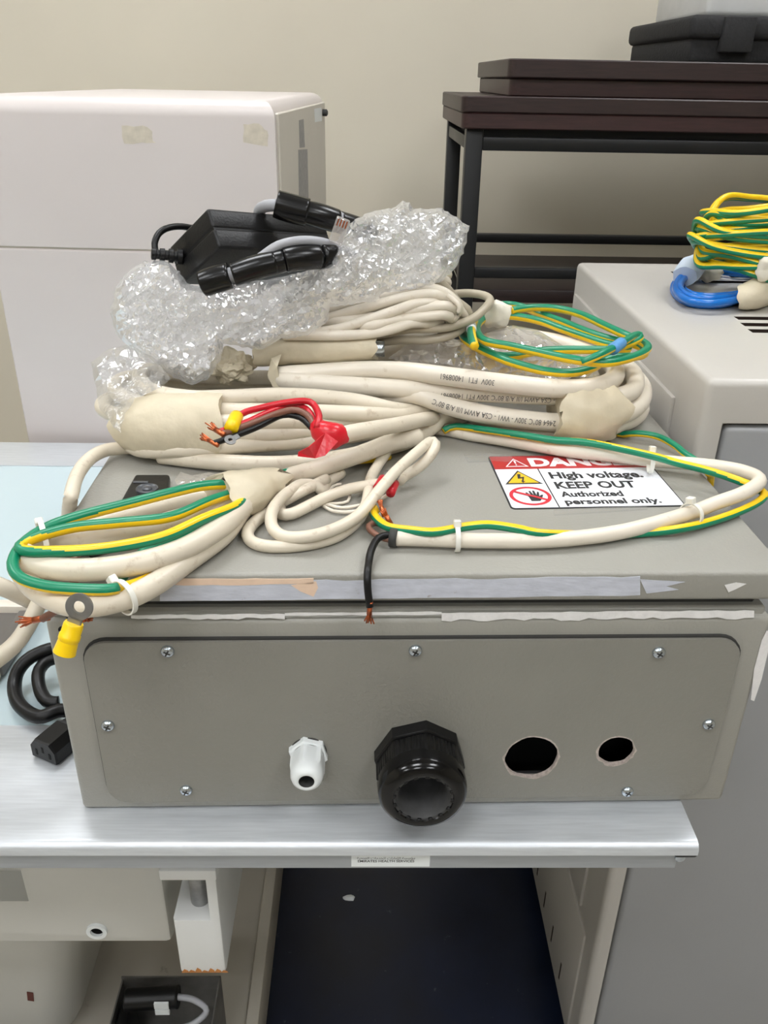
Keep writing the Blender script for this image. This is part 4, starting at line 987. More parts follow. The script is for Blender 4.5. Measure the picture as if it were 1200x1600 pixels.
bl = [P(*q_[:2], y=q_[2]) for q_ in k6([(300, 1000, .755), (640, 925, .752), (800, 918, .752), (950, 905, .756), (1100, 855, .765), (1190, 780, .78), (1225, 725, .80), (1180, 692, .815), (1080, 678, .82), (960, 685, .82), (800, 700, .82), (600, 740, .82)])]
tag(tube('cable_loop', bl, .0040, M_cableB, ca, seg=12), 'beige cable loop')
bl = [P(*q_[:2], y=q_[2]) for q_ in k6([(700, 600, .79), (850, 590, .785), (930, 640, .785), (1010, 740, .785), (1075, 790, .785), (1080, 840, .787), (1000, 880, .79), (850, 890, .80)])]
tag(tube('cable_loop', bl, .0040, M_cableB, ca, seg=12), 'beige cable loop')
bl = [P(*q_[:2], y=q_[2]) for q_ in k6([(400, 1020, .76), (600, 990, .757), (800, 990, .757), (950, 965, .76), (1050, 915, .77), (1080, 860, .80)])]
tag(tube('cable_loop', bl, .0044, M_cableB, ca, seg=12), 'beige cable loop')
tl_ = [P(*q_[:2], y=q_[2]) for q_ in k6([(940, 690, .752), (1000, 740, .748), (1020, 775, .747), (1005, 830, .748), (985, 860, .752)])]
tube('twist_tie', tl_, .0022, M_cable, ca, seg=8)
wrap('masking_tape', ca, [P(*q_, y=.79) for q_ in k6([(480, 660), (560, 645), (650, 628)])], [(.010, .012), (.012, .014), (.010, .012)], M_tape, 20, .1, 15.0)

# --- masking-taped steel rod between the coils
rd = root('taped_steel_rod', 'short steel rod wrapped in masking tape between the two upper coils', 'rod', P(510, 546, y=.745))
wrap('masking_tape', rd, [P(u, v, y=y) for (u, v, y) in ((400, 556, .75), (450, 549, .746), (520, 546, .742), (588, 544, .74))], [(.010, .011), (.0125, .012), (.0125, .012), (.0105, .011)], M_tape, 24, .09, 21.0, .008)
tube('rod_end', [P(560, 545, y=.741), P(601, 545, y=.7405)], .0072, M_steelZ, rd, seg=20)
tc_ = root('crumpled_tape', 'crumpled ball of masking tape beside the plastic bag', 'tape', P(370, 580, y=.74))
bm = bmesh.new(); bmesh.ops.create_icosphere(bm, subdivisions=4, radius=1)
pc_ = P(364, 573, y=.748)
for v in bm.verts:
    n_ = v.co.copy(); q_ = 1+.38*noise.noise(n_*2.1)+.25*abs(noise.noise(n_*5))
    v.co = pc_ + RT*(n_.x*.018*q_) + UP*(n_.y*.014*q_) + FW*(n_.z*.013*q_)
link('tape_ball', me_bm(bm), M_tape, tc_, smooth=False)

# --- yellow and green earth wire coil on the pile, right
kg = lambda pts: crop(700, 450, 3.636, pts)
eg = root('earth_wire_coil', 'yellow and green earth wire coil with blue tape lying on the white cable pile', 'cable coil', H(860, 540, .06))
G = [
 [(360, 128, .084), (480, 112, .084), (620, 118, .084), (760, 153, .084), (900, 218, .083), (1010, 268, .082), (1090, 300, .080), (1135, 335, .079), (1100, 372, .078), (1000, 408, .078), (880, 426, .078), (700, 405, .079), (500, 362, .080), (350, 330, .081), (220, 305, .082), (172, 265, .082), (165, 215, .082), (200, 178, .082), (260, 150, .083)],
 [(290, 98, .080), (400, 102, .078), (520, 145, .076), (650, 192, .075), (780, 245, .074), (900, 285, .073), (1000, 308, .072), (1085, 330, .072), (1120, 365, .071), (1080, 388, .070), (950, 395, .070), (880, 418, .068), (820, 455, .066), (700, 482, .065), (550, 472, .066), (400, 435, .068), (300, 400, .070), (180, 345, .072), (95, 290, .074), (85, 240, .075), (130, 195, .076), (220, 160, .078)],
 [(370, 160, .078), (520, 188, .076), (650, 235, .073), (780, 280, .071), (900, 318, .070), (1000, 335, .070), (1020, 350, .070), (880, 352, .071), (650, 352, .072), (500, 362, .072), (380, 385, .070), (280, 385, .070), (200, 345, .071), (120, 280, .072), (130, 215, .074)],
]
path = cr([H(*q_) for lp in G for q_ in kg(lp)])
link('earth_wire', tube_me(path, .0038, 28, split=(0.0, .30)), [M_yel, M_grn], eg, smooth=True)
fp = Hs(kg([(760, 425, .080), (850, 385, .086), (930, 345, .088), (1000, 305, .089), (1060, 270, .089), (1090, 268, .088), (1085, 290, .086), (1040, 315, .084), (960, 345, .082)]))
earth('wire_fold', fp, eg, .0034, .2, 0, .3)
a, b2 = Hs(kg([(935, 348, .0875), (985, 312, .0885)])); tube('blue_tape', [a, b2], .0052, mat('blue_tape', (88, 150, 205), .35), eg, seg=16, wob=.1)
wrap('tape_clump', eg, Hs(kg([(215, 160, .084), (275, 150, .087), (345, 165, .085)])), [(.010, .008), (.014, .011), (.010, .008)], M_tapew, 24, .35, 31.0)
te = Hs(kg([(150, 195, .084), (135, 225, .086), (135, 270, .086), (150, 330, .084)])); earth('wire_end', te, eg, .0040, 1.2, 0, .2)
a, b2 = Hs(kg([(132, 215, .0865), (133, 238, .0865)])); tube('white_sleeve', [a, b2], .0047, M_white_pl, eg, seg=14)
c_ = H(*kg([(178, 410)])[0], .078); ring_terminal(eg, c_, H(*kg([(155, 335)])[0], .083)-c_, -FW+RT*.9, .8, hole=.5)

# ------------------------------------------------------------------ plastic film
def crumpled(name, outline, yfun, thick, mt, parent=None, cell=7.0, amp=.006, back=True, seed=1, spike=0.0):
    """crumpled clear bag: a closed, puffed skin over a traced outline (pixels), at real depth yfun(u,v) with thickness"""
    rnd = random.Random(seed)
    n = len(outline); pts = []
    for i in range(n):
        a, b_ = Vector(outline[i]), Vector(outline[(i+1) % n]); k = max(1, int((b_-a).length/cell))
        for j in range(k):
            q_ = a.lerp(b_, j/k); pts.append(Vector((q_.x+rnd.uniform(-spike, spike), q_.y+rnd.uniform(-spike, spike))))
    nb = len(pts); edges = [(i, (i+1) % nb) for i in range(nb)]
    def inside(p):
        c = False; j = nb-1
        for i in range(nb):
            if (pts[i].y > p.y) != (pts[j].y > p.y) and p.x < (pts[j].x-pts[i].x)*(p.y-pts[i].y)/(pts[j].y-pts[i].y)+pts[i].x: c = not c
            j = i
        return c
    def dist(p):
        d_ = 1e9
        for i in range(nb):
            a, b_ = pts[i], pts[(i+1) % nb]; ab = b_-a; t_ = max(0, min(1, (p-a).dot(ab)/max(1e-9, ab.length_squared)))
            d_ = min(d_, (p-(a+ab*t_)).length)
        return d_
    us_ = [p.x for p in pts]; vs_ = [p.y for p in pts]; inner = []
    y_ = min(vs_)
    while y_ < max(vs_):
        x_ = min(us_)
        while x_ < max(us_):
            p = Vector((x_+rnd.uniform(-.45, .45)*cell, y_+rnd.uniform(-.45, .45)*cell))
            if inside(p) and dist(p) > cell*.45: inner.append(p)
            x_ += cell
        y_ += cell
    allp = pts+inner
    vv, ee, ff, *_ = delaunay_2d_cdt(allp, edges, [], 1, 1e-4)
    V = []; Fc = []
    D = [dist(Vector(p)) for p in vv]; W = 38.0
    def crease(p, sd):
        ca_, sa_ = .82, -.57; q_ = Vector(((p[0]*ca_+p[1]*sa_)*.012+sd, (-p[0]*sa_+p[1]*ca_)*.036, sd)); r_ = 0; s_ = 1.0
        for o_ in range(3):
            r_ += s_*(1-2.2*abs(noise.noise(q_))); q_ = q_*2.1+Vector((3.1, 1.7, .3)); s_ *= .55
        return r_
    for side in ((1, 0) if back else (1,)):
        for p, d_ in zip(vv, D):
            e_ = min(1, d_/W); puff = math.sqrt(max(0, 1-(1-e_)**2)); jit = min(1, d_/9)
            y = yfun(p[0], p[1]) - thick*puff*(1 if side else -.8) - (amp*crease(p, seed+side*9.0)+amp*.22*rnd.uniform(-1, 1))*jit*(1 if side else -1)
            V.append(P(p[0], p[1], y=y))
    nv_ = len(vv)
    for f in ff:
        Fc.append(tuple(f))
        if back: Fc.append(tuple(nv_+i for i in reversed(f)))
    me = me_from(V, Fc); bm = bmesh.new(); bm.from_mesh(me); bmesh.ops.remove_doubles(bm, verts=bm.verts, dist=1e-5); bm.to_mesh(me); bm.free()
    return link(name, me, mt, parent, smooth=False)
bag_out = [(196, 428), (225, 408), (262, 408), (280, 425), (292, 443), (320, 448), (360, 447), (420, 436), (480, 424), (512, 408), (524, 380), (545, 350), (575, 332), (612, 325), (628, 314), (640, 316), (646, 327), (690, 325), (715, 340), (733, 354), (728, 385), (712, 420), (690, 440), (655, 450), (600, 458), (588, 470), (545, 476), (516, 480), (512, 502), (480, 524), (440, 530), (408, 546), (372, 541), (350, 536), (346, 560), (326, 592), (300, 601), (270, 590), (236, 562), (205, 545), (182, 522), (172, 490), (180, 450)]
def bag_y(u, v):
    y = .735
    if u > 520: y += .04*min(1, (u-520)/120)
    if u < 330: y += .02*min(1, (330-u)/100)
    if v < 440 and u < 520: y += .0
    return y + max(0, (440-v))*.00018 - max(0, v-520)*.0003
bag = crumpled('plastic_bag', bag_out, bag_y, .018, M_bag, cell=5, amp=.0075, seed=3, spike=1.5)
tag(bag, 'large crumpled clear plastic bag draped over the cable pile under the black adapter', 'plastic bag')
film_out = [(142, 566), (170, 545), (205, 538), (240, 558), (266, 590), (252, 606), (212, 622), (196, 646), (188, 676), (178, 668), (168, 652), (156, 640), (150, 605)]
o = crumpled('plastic_film', film_out, lambda u, v: .715-(v-600)*.0004, .008, M_bag2, cell=8, amp=.005, seed=11, spike=1)
tag(o, 'thin clear plastic film hanging over the left end of the taped coil', 'plastic film')
bub_out = [(606, 560), (640, 535), (690, 528), (735, 532), (760, 520), (800, 508), (840, 515), (880, 540), (930, 565), (940, 598), (880, 603), (800, 596), (720, 580), (660, 572)]
o = crumpled('bubble_wrap', bub_out, lambda u, v: .80-(v-520)*.0010, .014, M_bagg, cell=8, amp=.005, seed=21)
tag(o, 'greyish plastic wrap stuffed inside the thickest cable coil', 'plastic wrap')
film2 = [(268, 757), (282, 737), (300, 743), (326, 738), (346, 742), (330, 750), (300, 757)]
o = crumpled('plastic_scrap', film2, lambda u, v: P(u, v, z=LT+.006).y, .002, M_bag2, cell=8, amp=.001, seed=31)
tag(o, 'small scrap of clear plastic film on the lid beside the black lock', 'plastic scrap')

# ------------------------------------------------------------------ black power adapter in the bag
k7 = lambda pts: crop(220, 300, 3.3333, pts)
pe = P(*k7([(410, 290)])[0], y=.728)
dep = (pe-CAM).dot(FW); sc_ = dep/FPX/3.3333
def cv(dx, dy, away): return RT*(dx*sc_) - UP*(dy*sc_) + FW*away
def at_depth(px, d_): return CAM + ray(*px)*(d_/FPX)
pxs_ = k7([(345, 82), (205, 485), (1010, 318)])          # top of the near edge, far end of the short side, far end of the long side
dd = [dep+.022, dep+.037, dep+.076]
for it in range(200):                                      # depths that make the three edges square to each other
    def dots(d3):
        a_, b_, c_ = [at_depth(p_, q_)-pe for p_, q_ in zip(pxs_, d3)]; return (a_.dot(b_), a_.dot(c_), b_.dot(c_))
    base = Vector(dots(dd)); J = Matrix(((0,)*3,)*3)
    for k in range(3):
        d3 = list(dd); d3[k] += 1e-5; col = (Vector(dots(d3))-base)/1e-5
        for r_ in range(3): J[r_][k] = col[r_]
    stp = J.inverted_safe() @ base
    dd = [q_-.5*x_ for q_, x_ in zip(dd, stp)]
ez, ed, el = [at_depth(p_, q_)-pe for p_, q_ in zip(pxs_, dd)]
ez_n = ez.normalized(); el_n = (el-ez_n*el.dot(ez_n)).normalized(); ed_n = ez_n.cross(el_n)
if ed_n.dot(ed) < 0: ed_n = -ed_n
ad = root('power_adapter', 'black power adapter brick tilted on the plastic bag with ribbed strain relief', 'power adapter', pe)
AM = Matrix((el_n, ed_n, ez_n)).transposed().to_4x4(); AM.translation = pe
if AM.determinant() < 0: pass
lz = ez.length; ll = el.length; ld = ed.length
def abox(n, lo, hi, mt, bev): 
    bm = box_bm(lo, hi, bev, 3); bm.transform(AM)
    if AM.determinant() < 0: bmesh.ops.reverse_faces(bm, faces=bm.faces[:])
    o = link(n, me_bm(bm), mt, ad); smooth_by_angle(o.data); return o
M_adp = mat('adapter_black_plastic', (15, 15, 16), .42, spec=.35, var=.08, vscale=60, bump=.25, bscale=500)
abox('lower_shell', (0, 0, 0), (ll, ld, lz*.50), M_adp, .0025)
abox('upper_shell', (0, 0, lz*.505), (ll, ld, lz), M_adp, .0025)
abox('seam', (.0008, .0008, lz*.47), (ll-.0008, ld-.0008, lz*.53), M_rubber, 0)
ap = AM @ Vector((0, ld*.72, lz*.42)); adir = -el_n
rp = [ap, ap+adir*.006, ap+adir*.030]
V = []
me = lathe_me([(0, .0001, 0)] + [(.003*i/1.0 if False else d_, r_, 0) for (d_, r_) in ((0, .0066), (.004, .0066), (.0045, .0046), (.007, .0046), (.0075, .0062), (.0115, .0060), (.012, .0043), (.0145, .0043), (.015, .0057), (.019, .0055), (.0195, .004), (.022, .004), (.0225, .0052), (.026, .0050), (.0265, .0035))] + [(.0265, .0001, 0)], 18, axis='Z')
ap2 = P(*k7([(215, 338)])[0], y=.768); aq = P(*k7([(85, 325)])[0], y=.762)
put('strain_relief', me, align(ap2, aq-ap2), M_rubber, ad)
tube('cord', [ap2+(aq-ap2)*.6, P(*k7([(85, 318)])[0], y=.763), P(*k7([(72, 270)])[0], y=.766), P(*k7([(95, 215)])[0], y=.775), P(*k7([(150, 185)])[0], y=.785), P(*k7([(240, 183)])[0], y=.80), P(*k7([(350, 220)])[0], y=.82), P(*k7([(420, 330)])[0], y=.83)], .0029, M_rubber, ad, seg=12)
# sleeved grey cable in front of and behind the adapter
M_slv = mat('black_sleeve_plastic', (10, 10, 11), .25, spec=.4, var=.15, vscale=70, bump=.15, bscale=90)
def sleeve_set(r_, pts, segs, rad, mts):
    path = cr(pts, step=.002); n = len(path)
    for i, (a0, a1, k_) in enumerate(segs):
        sub = path[int(a0*(n-1)):int(a1*(n-1))+1]
        me = tube_me(sub, lambda t_: rad*k_*(1+.04*math.sin(t_*3.1)), 22, caps=True)
        # slanted ends of the spiral wrap
        link('black_sleeve', me, mts, r_, smooth=True)
g1_ = root('sleeved_cable', 'grey cable in black plastic sleeve lying in front of the power adapter', 'cable', P(420, 430, y=.71))
sp1 = [P(*q_[:2], y=q_[2]) for q_ in k7([(325, 478, .705), (400, 452, .704), (480, 430, .704), (600, 392, .708), (700, 368, .712), (800, 345, .716), (900, 338, .722), (1000, 335, .735)])]
tube('grey_cable', sp1, .0064, M_cableG, g1_, seg=14)
sleeve_set(g1_, sp1, [(0, .21, 1.12), (.235, .54, 1.0), (.52, .60, .94), (.61, .86, 1.05), (.875, 1, 1.08)], .0096, M_slv)
tube('grey_cable', [P(*q_[:2], y=q_[2]) for q_ in k7([(560, 390, .716), (640, 330, .714), (720, 278, .716), (830, 254, .720), (940, 262, .728), (1040, 295, .742), (1100, 320, .76)])], .0040, M_cableG, g1_, seg=12)
g2_ = root('sleeved_cable', 'grey cable in black plastic sleeve lying on top behind the power adapter', 'cable', P(490, 330, y=.79))
sp2 = [P(*q_[:2], y=q_[2]) for q_ in k7([(705, 62, .775), (780, 85, .775), (870, 108, .775), (950, 130, .777), (1030, 155, .782), (1120, 185, .79), (1200, 215, .80)])]
tube('grey_cable', sp2, .009, M_cableG, g2_, seg=14)
sleeve_set(g2_, sp2, [(0, .30, 1.0), (.27, .59, .86), (.60, 1, .80)], .0118, M_slv)
tube('grey_cable', [P(*q_[:2], y=q_[2]) for q_ in k7([(720, 70, .775), (670, 70, .782), (630, 82, .790), (616, 112, .800), (640, 145, .825), (700, 180, .845)])], .0052, M_cableG, g2_, seg=12)
pj = root('network_plug', 'clear network plug poking out of the bag beside the adapter', 'plug', P(532, 363, y=.745))
me = me_bm(box_bm((-.0058, -.004, -.0105), (.0058, .004, .0105), .0008, 1)); put('plug_body', me, T(P(*k7([(1035, 203)])[0], y=.728)) @ Matrix.Rotation(.35, 4, 'Y'), M_bagg, pj, smooth=False)
for i in range(4):
    put('contact', me_bm(box_bm((-.0042+i*.0024, -.0043, .004), (-.0032+i*.0024, -.0038, .0098))), T(P(*k7([(1035, 203)])[0], y=.728)) @ Matrix.Rotation(.35, 4, 'Y'), M_copper, pj, smooth=False)

# ------------------------------------------------------------------ coils on the grey cabinet
kc = lambda pts: crop(1020, 300, 6.6667, pts)
def C(u, v, h): return P(u, v, z=CZ+h)
bc = root('blue_cable_coil', 'blue cable coil bound with tape lying on the grey cabinet', 'cable coil', C(1190, 450, 0))
B = []
for i, (o_, h) in enumerate(((0, .0045), (44, .0045), (88, .0048), (20, .0125), (64, .0128))):
    B.append([(300+o_*.9, 880-i*4, h+.004), (225+o_, 960, h), (222+o_*1.1, 1040-o_*.3, h), (300+o_*.8, 1120-o_*.8, h), (420+o_*.3, 1165-o_*1.0, h), (600, 1180-o_*1.05, h), (760, 1165-o_*1.0, h), (900, 1130-o_*.8, h), (1150, 1060-o_*.7, h+.002), (1400-o_, 950, h), (1500-o_, 860, h), (1350, 790+o_*.4, h), (1150, 800+o_*.5, h), (950, 815+o_*.5, h+.002), (760, 790+o_*.5, h+.002), (560, 765+o_*.5, h+.004), (400+o_*.3, 800+o_*.4, h+.006)])
path = cr([C(*q_) for lp in B for q_ in kc(lp)])
link('cable', tube_me(path, .0043, 14), M_blue, bc, smooth=True)
wrap('paper_tape', bc, [C(*q_) for q_ in kc([(335, 880, .018), (375, 820, .022), (440, 760, .024)])], [(.013, .015), (.016, .016), (.014, .014)], M_tapeb, 24, .12, 41.0, .006)
wrap('masking_tape', bc, [C(*q_) for q_ in kc([(900, 1100, .014), (1000, 1085, .016), (1130, 1040, .017), (1260, 990, .017)])], [(.014, .016), (.017, .018), (.017, .018), (.014, .016)], M_tape, 28, .10, 44.0, .006)
wrap('masking_tape', bc, [C(*q_) for q_ in kc([(520, 830, .012), (600, 820, .016), (720, 850, .014)])], [(.010, .008), (.014, .014), (.008, .012)], M_tapew, 24, .35, 47.0)
yc = root('earth_wire_coil', 'bright yellow and green earth wire coil lying on top of the blue coil', 'cable coil', C(1250, 400, .03))
cen = P(1235, 376, y=1.02)+Vector((0, 0, .003))
pts = []
rnd = random.Random(5)
NT = 17
for i in range(NT):
    tilt = rnd.uniform(-.10, .10); zo = -.040+.080*((i*5) % NT)/(NT-1); rx = .118+rnd.uniform(-.012, .006)-.012*abs(zo)/.04; ry = .060+rnd.uniform(-.012, .008)
    dx = rnd.uniform(-.008, .008); sk = rnd.uniform(-.22, .10)
    for k in range(10):
        a = 2*PI*k/10+PI
        pts.append(cen+Vector((dx+rx*math.cos(a), ry*math.sin(a), zo*(1-.25*abs(math.cos(a)))+tilt*rx*math.cos(a)*.5+sk*ry*math.sin(a)+.006*math.sin(a*2+i))))
pth = cr(pts, step=.005)
link('earth_wire', tube_me(pth, .0037, 24, split=(2.75, .25), twist=0.0), [M_yel, M_grn], yc, smooth=True)
wrap('clear_wrap', yc, [P(1185, 421, y=.968), P(1205, 416, y=.958), P(1225, 411, y=.958)], [(.012, .008), (.014, .010), (.010, .008)], M_tapew, 28, .45, 51.0)

# ------------------------------------------------------------------ black mains lead on the bench
kp = lambda pts: crop(0, 900, 4.4444, pts)
ml = root('mains_lead', 'black mains lead with three-slot connector lying beside the enclosure on the bench', 'power cord', P(40, 1110, z=BZ))
def Bz(u, v, h): return P(u, v, z=BZ+h)
mp_ = [Bz(*q_) for q_ in kp([(470, 935, .010), (400, 935, .012), (330, 965, .012), (270, 978, .010), (190, 945, .009), (120, 870, .010), (100, 770, .012), (120, 670, .018), (180, 590, .024), (260, 540, .028), (340, 510, .030), (420, 500, .028)])]
tube('cord', mp_, .0062, M_rubber, ml, seg=14)
mp_ = [Bz(*q_) for q_ in kp([(430, 560, .024), (330, 590, .022), (275, 650, .020), (265, 720, .018), (285, 810, .014), (325, 866, .012), (375, 880, .012), (410, 878, .012)])]
tube('cord', mp_, .0058, M_rubber, ml, seg=14)
cfp = Bz(*kp([(288, 1185)])[0], .017); cbp = Bz(*kp([(410, 1060)])[0], .020)
dvec = cbp-cfp; dvec.z = 0; dvec.normalize(); sv = Vector((dvec.y, -dvec.x, 0)); CMx = Matrix((sv, dvec, Vector((0, 0, 1)))).transposed().to_4x4(); CMx.translation = Vector((cfp.x, cfp.y, BZ))
prof_c = [(-.0135, .002), (.0135, .002), (.0135, .014), (.008, .021), (-.008, .021), (-.0135, .014)]
n6 = 6; V = []; ys = [0, .002, .026, .030, .048]; sc6 = [.95, 1, 1, .8, .55]
for y_, s6 in zip(ys, sc6):
    for (x_, z_) in prof_c: V.append(CMx @ Vector((x_*s6, y_, .0115+(z_-.0115)*s6)))
Fc = [tuple(range(n6)), tuple(reversed(range(4*n6, 5*n6)))] + [(i*n6+k, (i+1)*n6+k, (i+1)*n6+(k+1) % n6, i*n6+(k+1) % n6) for i in range(4) for k in range(n6)]
me = me_from(V, Fc); bm = bmesh.new(); bm.from_mesh(me); bmesh.ops.recalc_face_normals(bm, faces=bm.faces[:]); bm.to_mesh(me); bm.free()
cno = link('connector', me, M_black_pl, ml)
for (x_, z_) in ((-.007, .009), (0, .013), (.007, .009)):
    bmk = box_bm((x_-.001, -.0003, z_-.0028), (x_+.001, .004, z_+.0028)); bmk.transform(CMx); link('slot', me_bm(bmk), M_shade, cno)
tube('cord', [CMx @ Vector((0, .044, .0115)), CMx @ Vector((0, .06, .0115)), CMx @ Vector((-.006, .076, .0105)), CMx @ Vector((-.022, .096, .008))], .0058, M_rubber, ml, seg=14)

# ------------------------------------------------------------------ flat tray on the bench, far left
i0, i1 = P(44, 954, z=.818), P(0, 1040, z=.818)
ty = root('flat_tray', 'cream framed flat device with dark grey panel lying on the bench', 'device', (-.45, .69, BZ))
xx1 = -.338
box('panel', (-.62, .628, BZ), (xx1-.004, .728, .812), mat('dark_grey_panel', (104, 100, 96), .35), ty)
box('frame_bar', (-.62, .722, BZ), (xx1, .736, .820), mat('cream_plastic', (222, 214, 200), .4), ty, bev=.002)
box('frame_bar', (-.62, .612, BZ), (xx1-.002, .634, .820), _mats['cream_plastic'], ty, bev=.002)
box('frame_bar', (xx1-.016, .634, BZ), (xx1, .722, .816), _mats['dark_grey_panel'], ty, bev=.002)

# ------------------------------------------------------------------ black lock on the lid
lk = root('black_lock', 'small black plastic lock plate with round keyhole on the lid', 'lock', H(232, 770, 0))
ko = lambda pts: crop(180, 740, 10, pts)
q4 = [H(*p, .0) for p in ko([(320, 105), (870, 105), (830, 600), (70, 560)])]
cc = sum(q4, Vector())/4
bm = bmesh.new(); top = []; bot = []
for p in q4: bot.append(bm.verts.new(p)); top.append(bm.verts.new(Vector((cc.x+(p.x-cc.x)*.95, cc.y+(p.y-cc.y)*.95, LT+.006))))
bm.faces.new(top); bm.faces.new(list(reversed(bot)))
for i in range(4): bm.faces.new((bot[i], bot[(i+1) % 4], top[(i+1) % 4], top[i]))
bmesh.ops.recalc_face_normals(bm, faces=bm.faces[:])
bmesh.ops.bevel(bm, geom=[e for e in bm.edges], offset=.0018, segments=3, profile=.5, affect='EDGES')
o = link('lock_plate', me_bm(bm), M_black_pl, lk); smooth_by_angle(o.data)
c_ = H(*ko([(500, 250)])[0], .006)
put('lock_ring', lathe_me([(0, .0085, 0), (.0015, .0085, 0), (.0018, .0075, 0), (.0005, .0060, 0), (.0003, .0040, 0), (.0015, .0036, 0), (.0022, .0024, 0), (.0023, .0001, 0)], 28, axis='Z'), T(c_), mat('lock_grey', (70, 72, 76), .3), lk)
put('raised_tab', me_bm(box_bm((-.006, -.0014, 0), (.006, .0014, .0008), .0004, 1)), T(H(*ko([(400, 135)])[0], .006)), _mats['lock_grey'], lk, smooth=False)

# ------------------------------------------------------------------ let the cables settle: lift apart what would pass through each other
from mathutils.kdtree import KDTree
def top_of(o):
    while o.parent is not None: o = o.parent
    return o
def stem_(n): return n.split('.')[0]
lab = {}
for o in SC.objects:
    if o.type == 'MESH' and o.data.name in TUBES: lab[o.data.name] = o
PILE = {cl, cm, cf, ce, bd, lw_, ca, eg, g1_, g2_, rd, ad}
MOVE = {'cable', 'earth_wire', 'cable_loop'}
FIX = {'cable_end', 'black_sleeve', 'grey_cable', 'wire_end', 'rod_end', 'cord'}
pts_, rad_, own_, mob_, seg_ = [], [], [], [], []      # one flat list of centre-line points
for nm, o in lab.items():
    tp_ = top_of(o)
    if tp_ not in PILE or stem_(o.name) not in MOVE | FIX: continue
    path, r, kw = TUBES[nm]; a0 = len(pts_); n = len(path)
    for i, p in enumerate(path):
        pts_.append(p.copy()); rad_.append((r(i/(n-1)) if callable(r) else r)+(.0009 if stem_(o.name) == 'wire_end' else 0)); own_.append(tp_); mob_.append(stem_(o.name) in MOVE)
    seg_.append((nm, o, a0, n))
for (o, path, fr, rr) in WRAPS:                          # the taped rod lies still
    if top_of(o) is rd:
        for p, (a, b_) in zip(path, rr): pts_.append(p.copy()); rad_.append(min(a, b_)); own_.append(rd); mob_.append(False)
wr_ = [(top_of(o), path, fr, rr) for (o, path, fr, rr) in WRAPS if top_of(o) in PILE and top_of(o) is not rd]
home_ = [p.copy() for p in pts_]; N_ = len(pts_)
def floor_at(p, r):
    q = EI @ p
    if -.002 < q.x < EW+.002 and -.004 < q.y < ED+.003: return LT+r if p.z > BZ+.17 else -1e9
    if XL < p.x < XR and YB < p.y < YE and (q.x < 0 or q.x > EW): return BZ+r
    return -1e9
for it in range(95):
    kd = KDTree(N_)
    for i, p in enumerate(pts_): kd.insert(p, i)
    kd.balance()
    push = [Vector() for _ in range(N_)]; cnt = [0]*N_
    for i in range(N_):
        if not mob_[i]: continue
        for (q, j, d) in kd.find_range(pts_[i], rad_[i]+.013):
            if own_[j] is own_[i] or {own_[i], own_[j]} == {cl, lw_}: continue
            need = rad_[i]+rad_[j]-.0002-d
            if need <= 0: continue
            n = pts_[i]-q
            if n.length < 1e-6: n = Vector((0, 0, 1))
            share = 1.0 if not mob_[j] else (rad_[j]/(rad_[i]+rad_[j]))
            push[i] += n.normalized()*(need*share); cnt[i] += 1
        for (tp_, path, fr, rr) in wr_:
            if tp_ is own_[i] or own_[i] is lw_: continue
            if (path[len(path)//2]-pts_[i]).length > .09: continue
            k = min(range(len(path)), key=lambda k_: (path[k_]-pts_[i]).length_squared)
            d = pts_[i]-path[k]; t_, nn, bb = fr[k]
            if abs(d.dot(t_)) > .004: continue
            x, y = d.dot(nn), d.dot(bb); a, b_ = rr[k][0]+rad_[i], rr[k][1]+rad_[i]
            e = math.sqrt((x/a)**2+(y/b_)**2)
            if 1e-4 < e < 1: push[i] += (nn*x+bb*y)*min(1/e-1, .5)*.6; cnt[i] += 1
    for i in range(N_):
        if cnt[i]: pts_[i] += push[i]*(.9/max(1, cnt[i]**.5))
    if it < 72:                                          # stiff jackets: spread each move along the cable
        for (nm, o, a0, n) in seg_:
            if not mob_[a0]: continue
            D = [pts_[a0+i]-home_[a0+i] for i in range(n)]
            for _ in range(2): D = [(D[max(0, i-1)]+D[i]*2+D[min(n-1, i+1)])*.25 for i in range(n)]
            for i in range(n): pts_[a0+i] = home_[a0+i]+D[i]
    for i in range(N_):
        if mob_[i]:
            f_ = floor_at(pts_[i], rad_[i])
            if pts_[i].z < f_: pts_[i].z = f_
def world_of(o): return wmat(o)
for (nm, o, a0, n) in seg_:
    if not mob_[a0]: continue
    path, r, kw = TUBES[nm]
    for i in range(n): path[i] = pts_[a0+i]
    me = tube_me(path, r, **kw); inv = world_of(o).inverted()
    for v, v2 in zip(o.data.vertices, me.vertices): v.co = inv @ v2.co
    o.data.update()
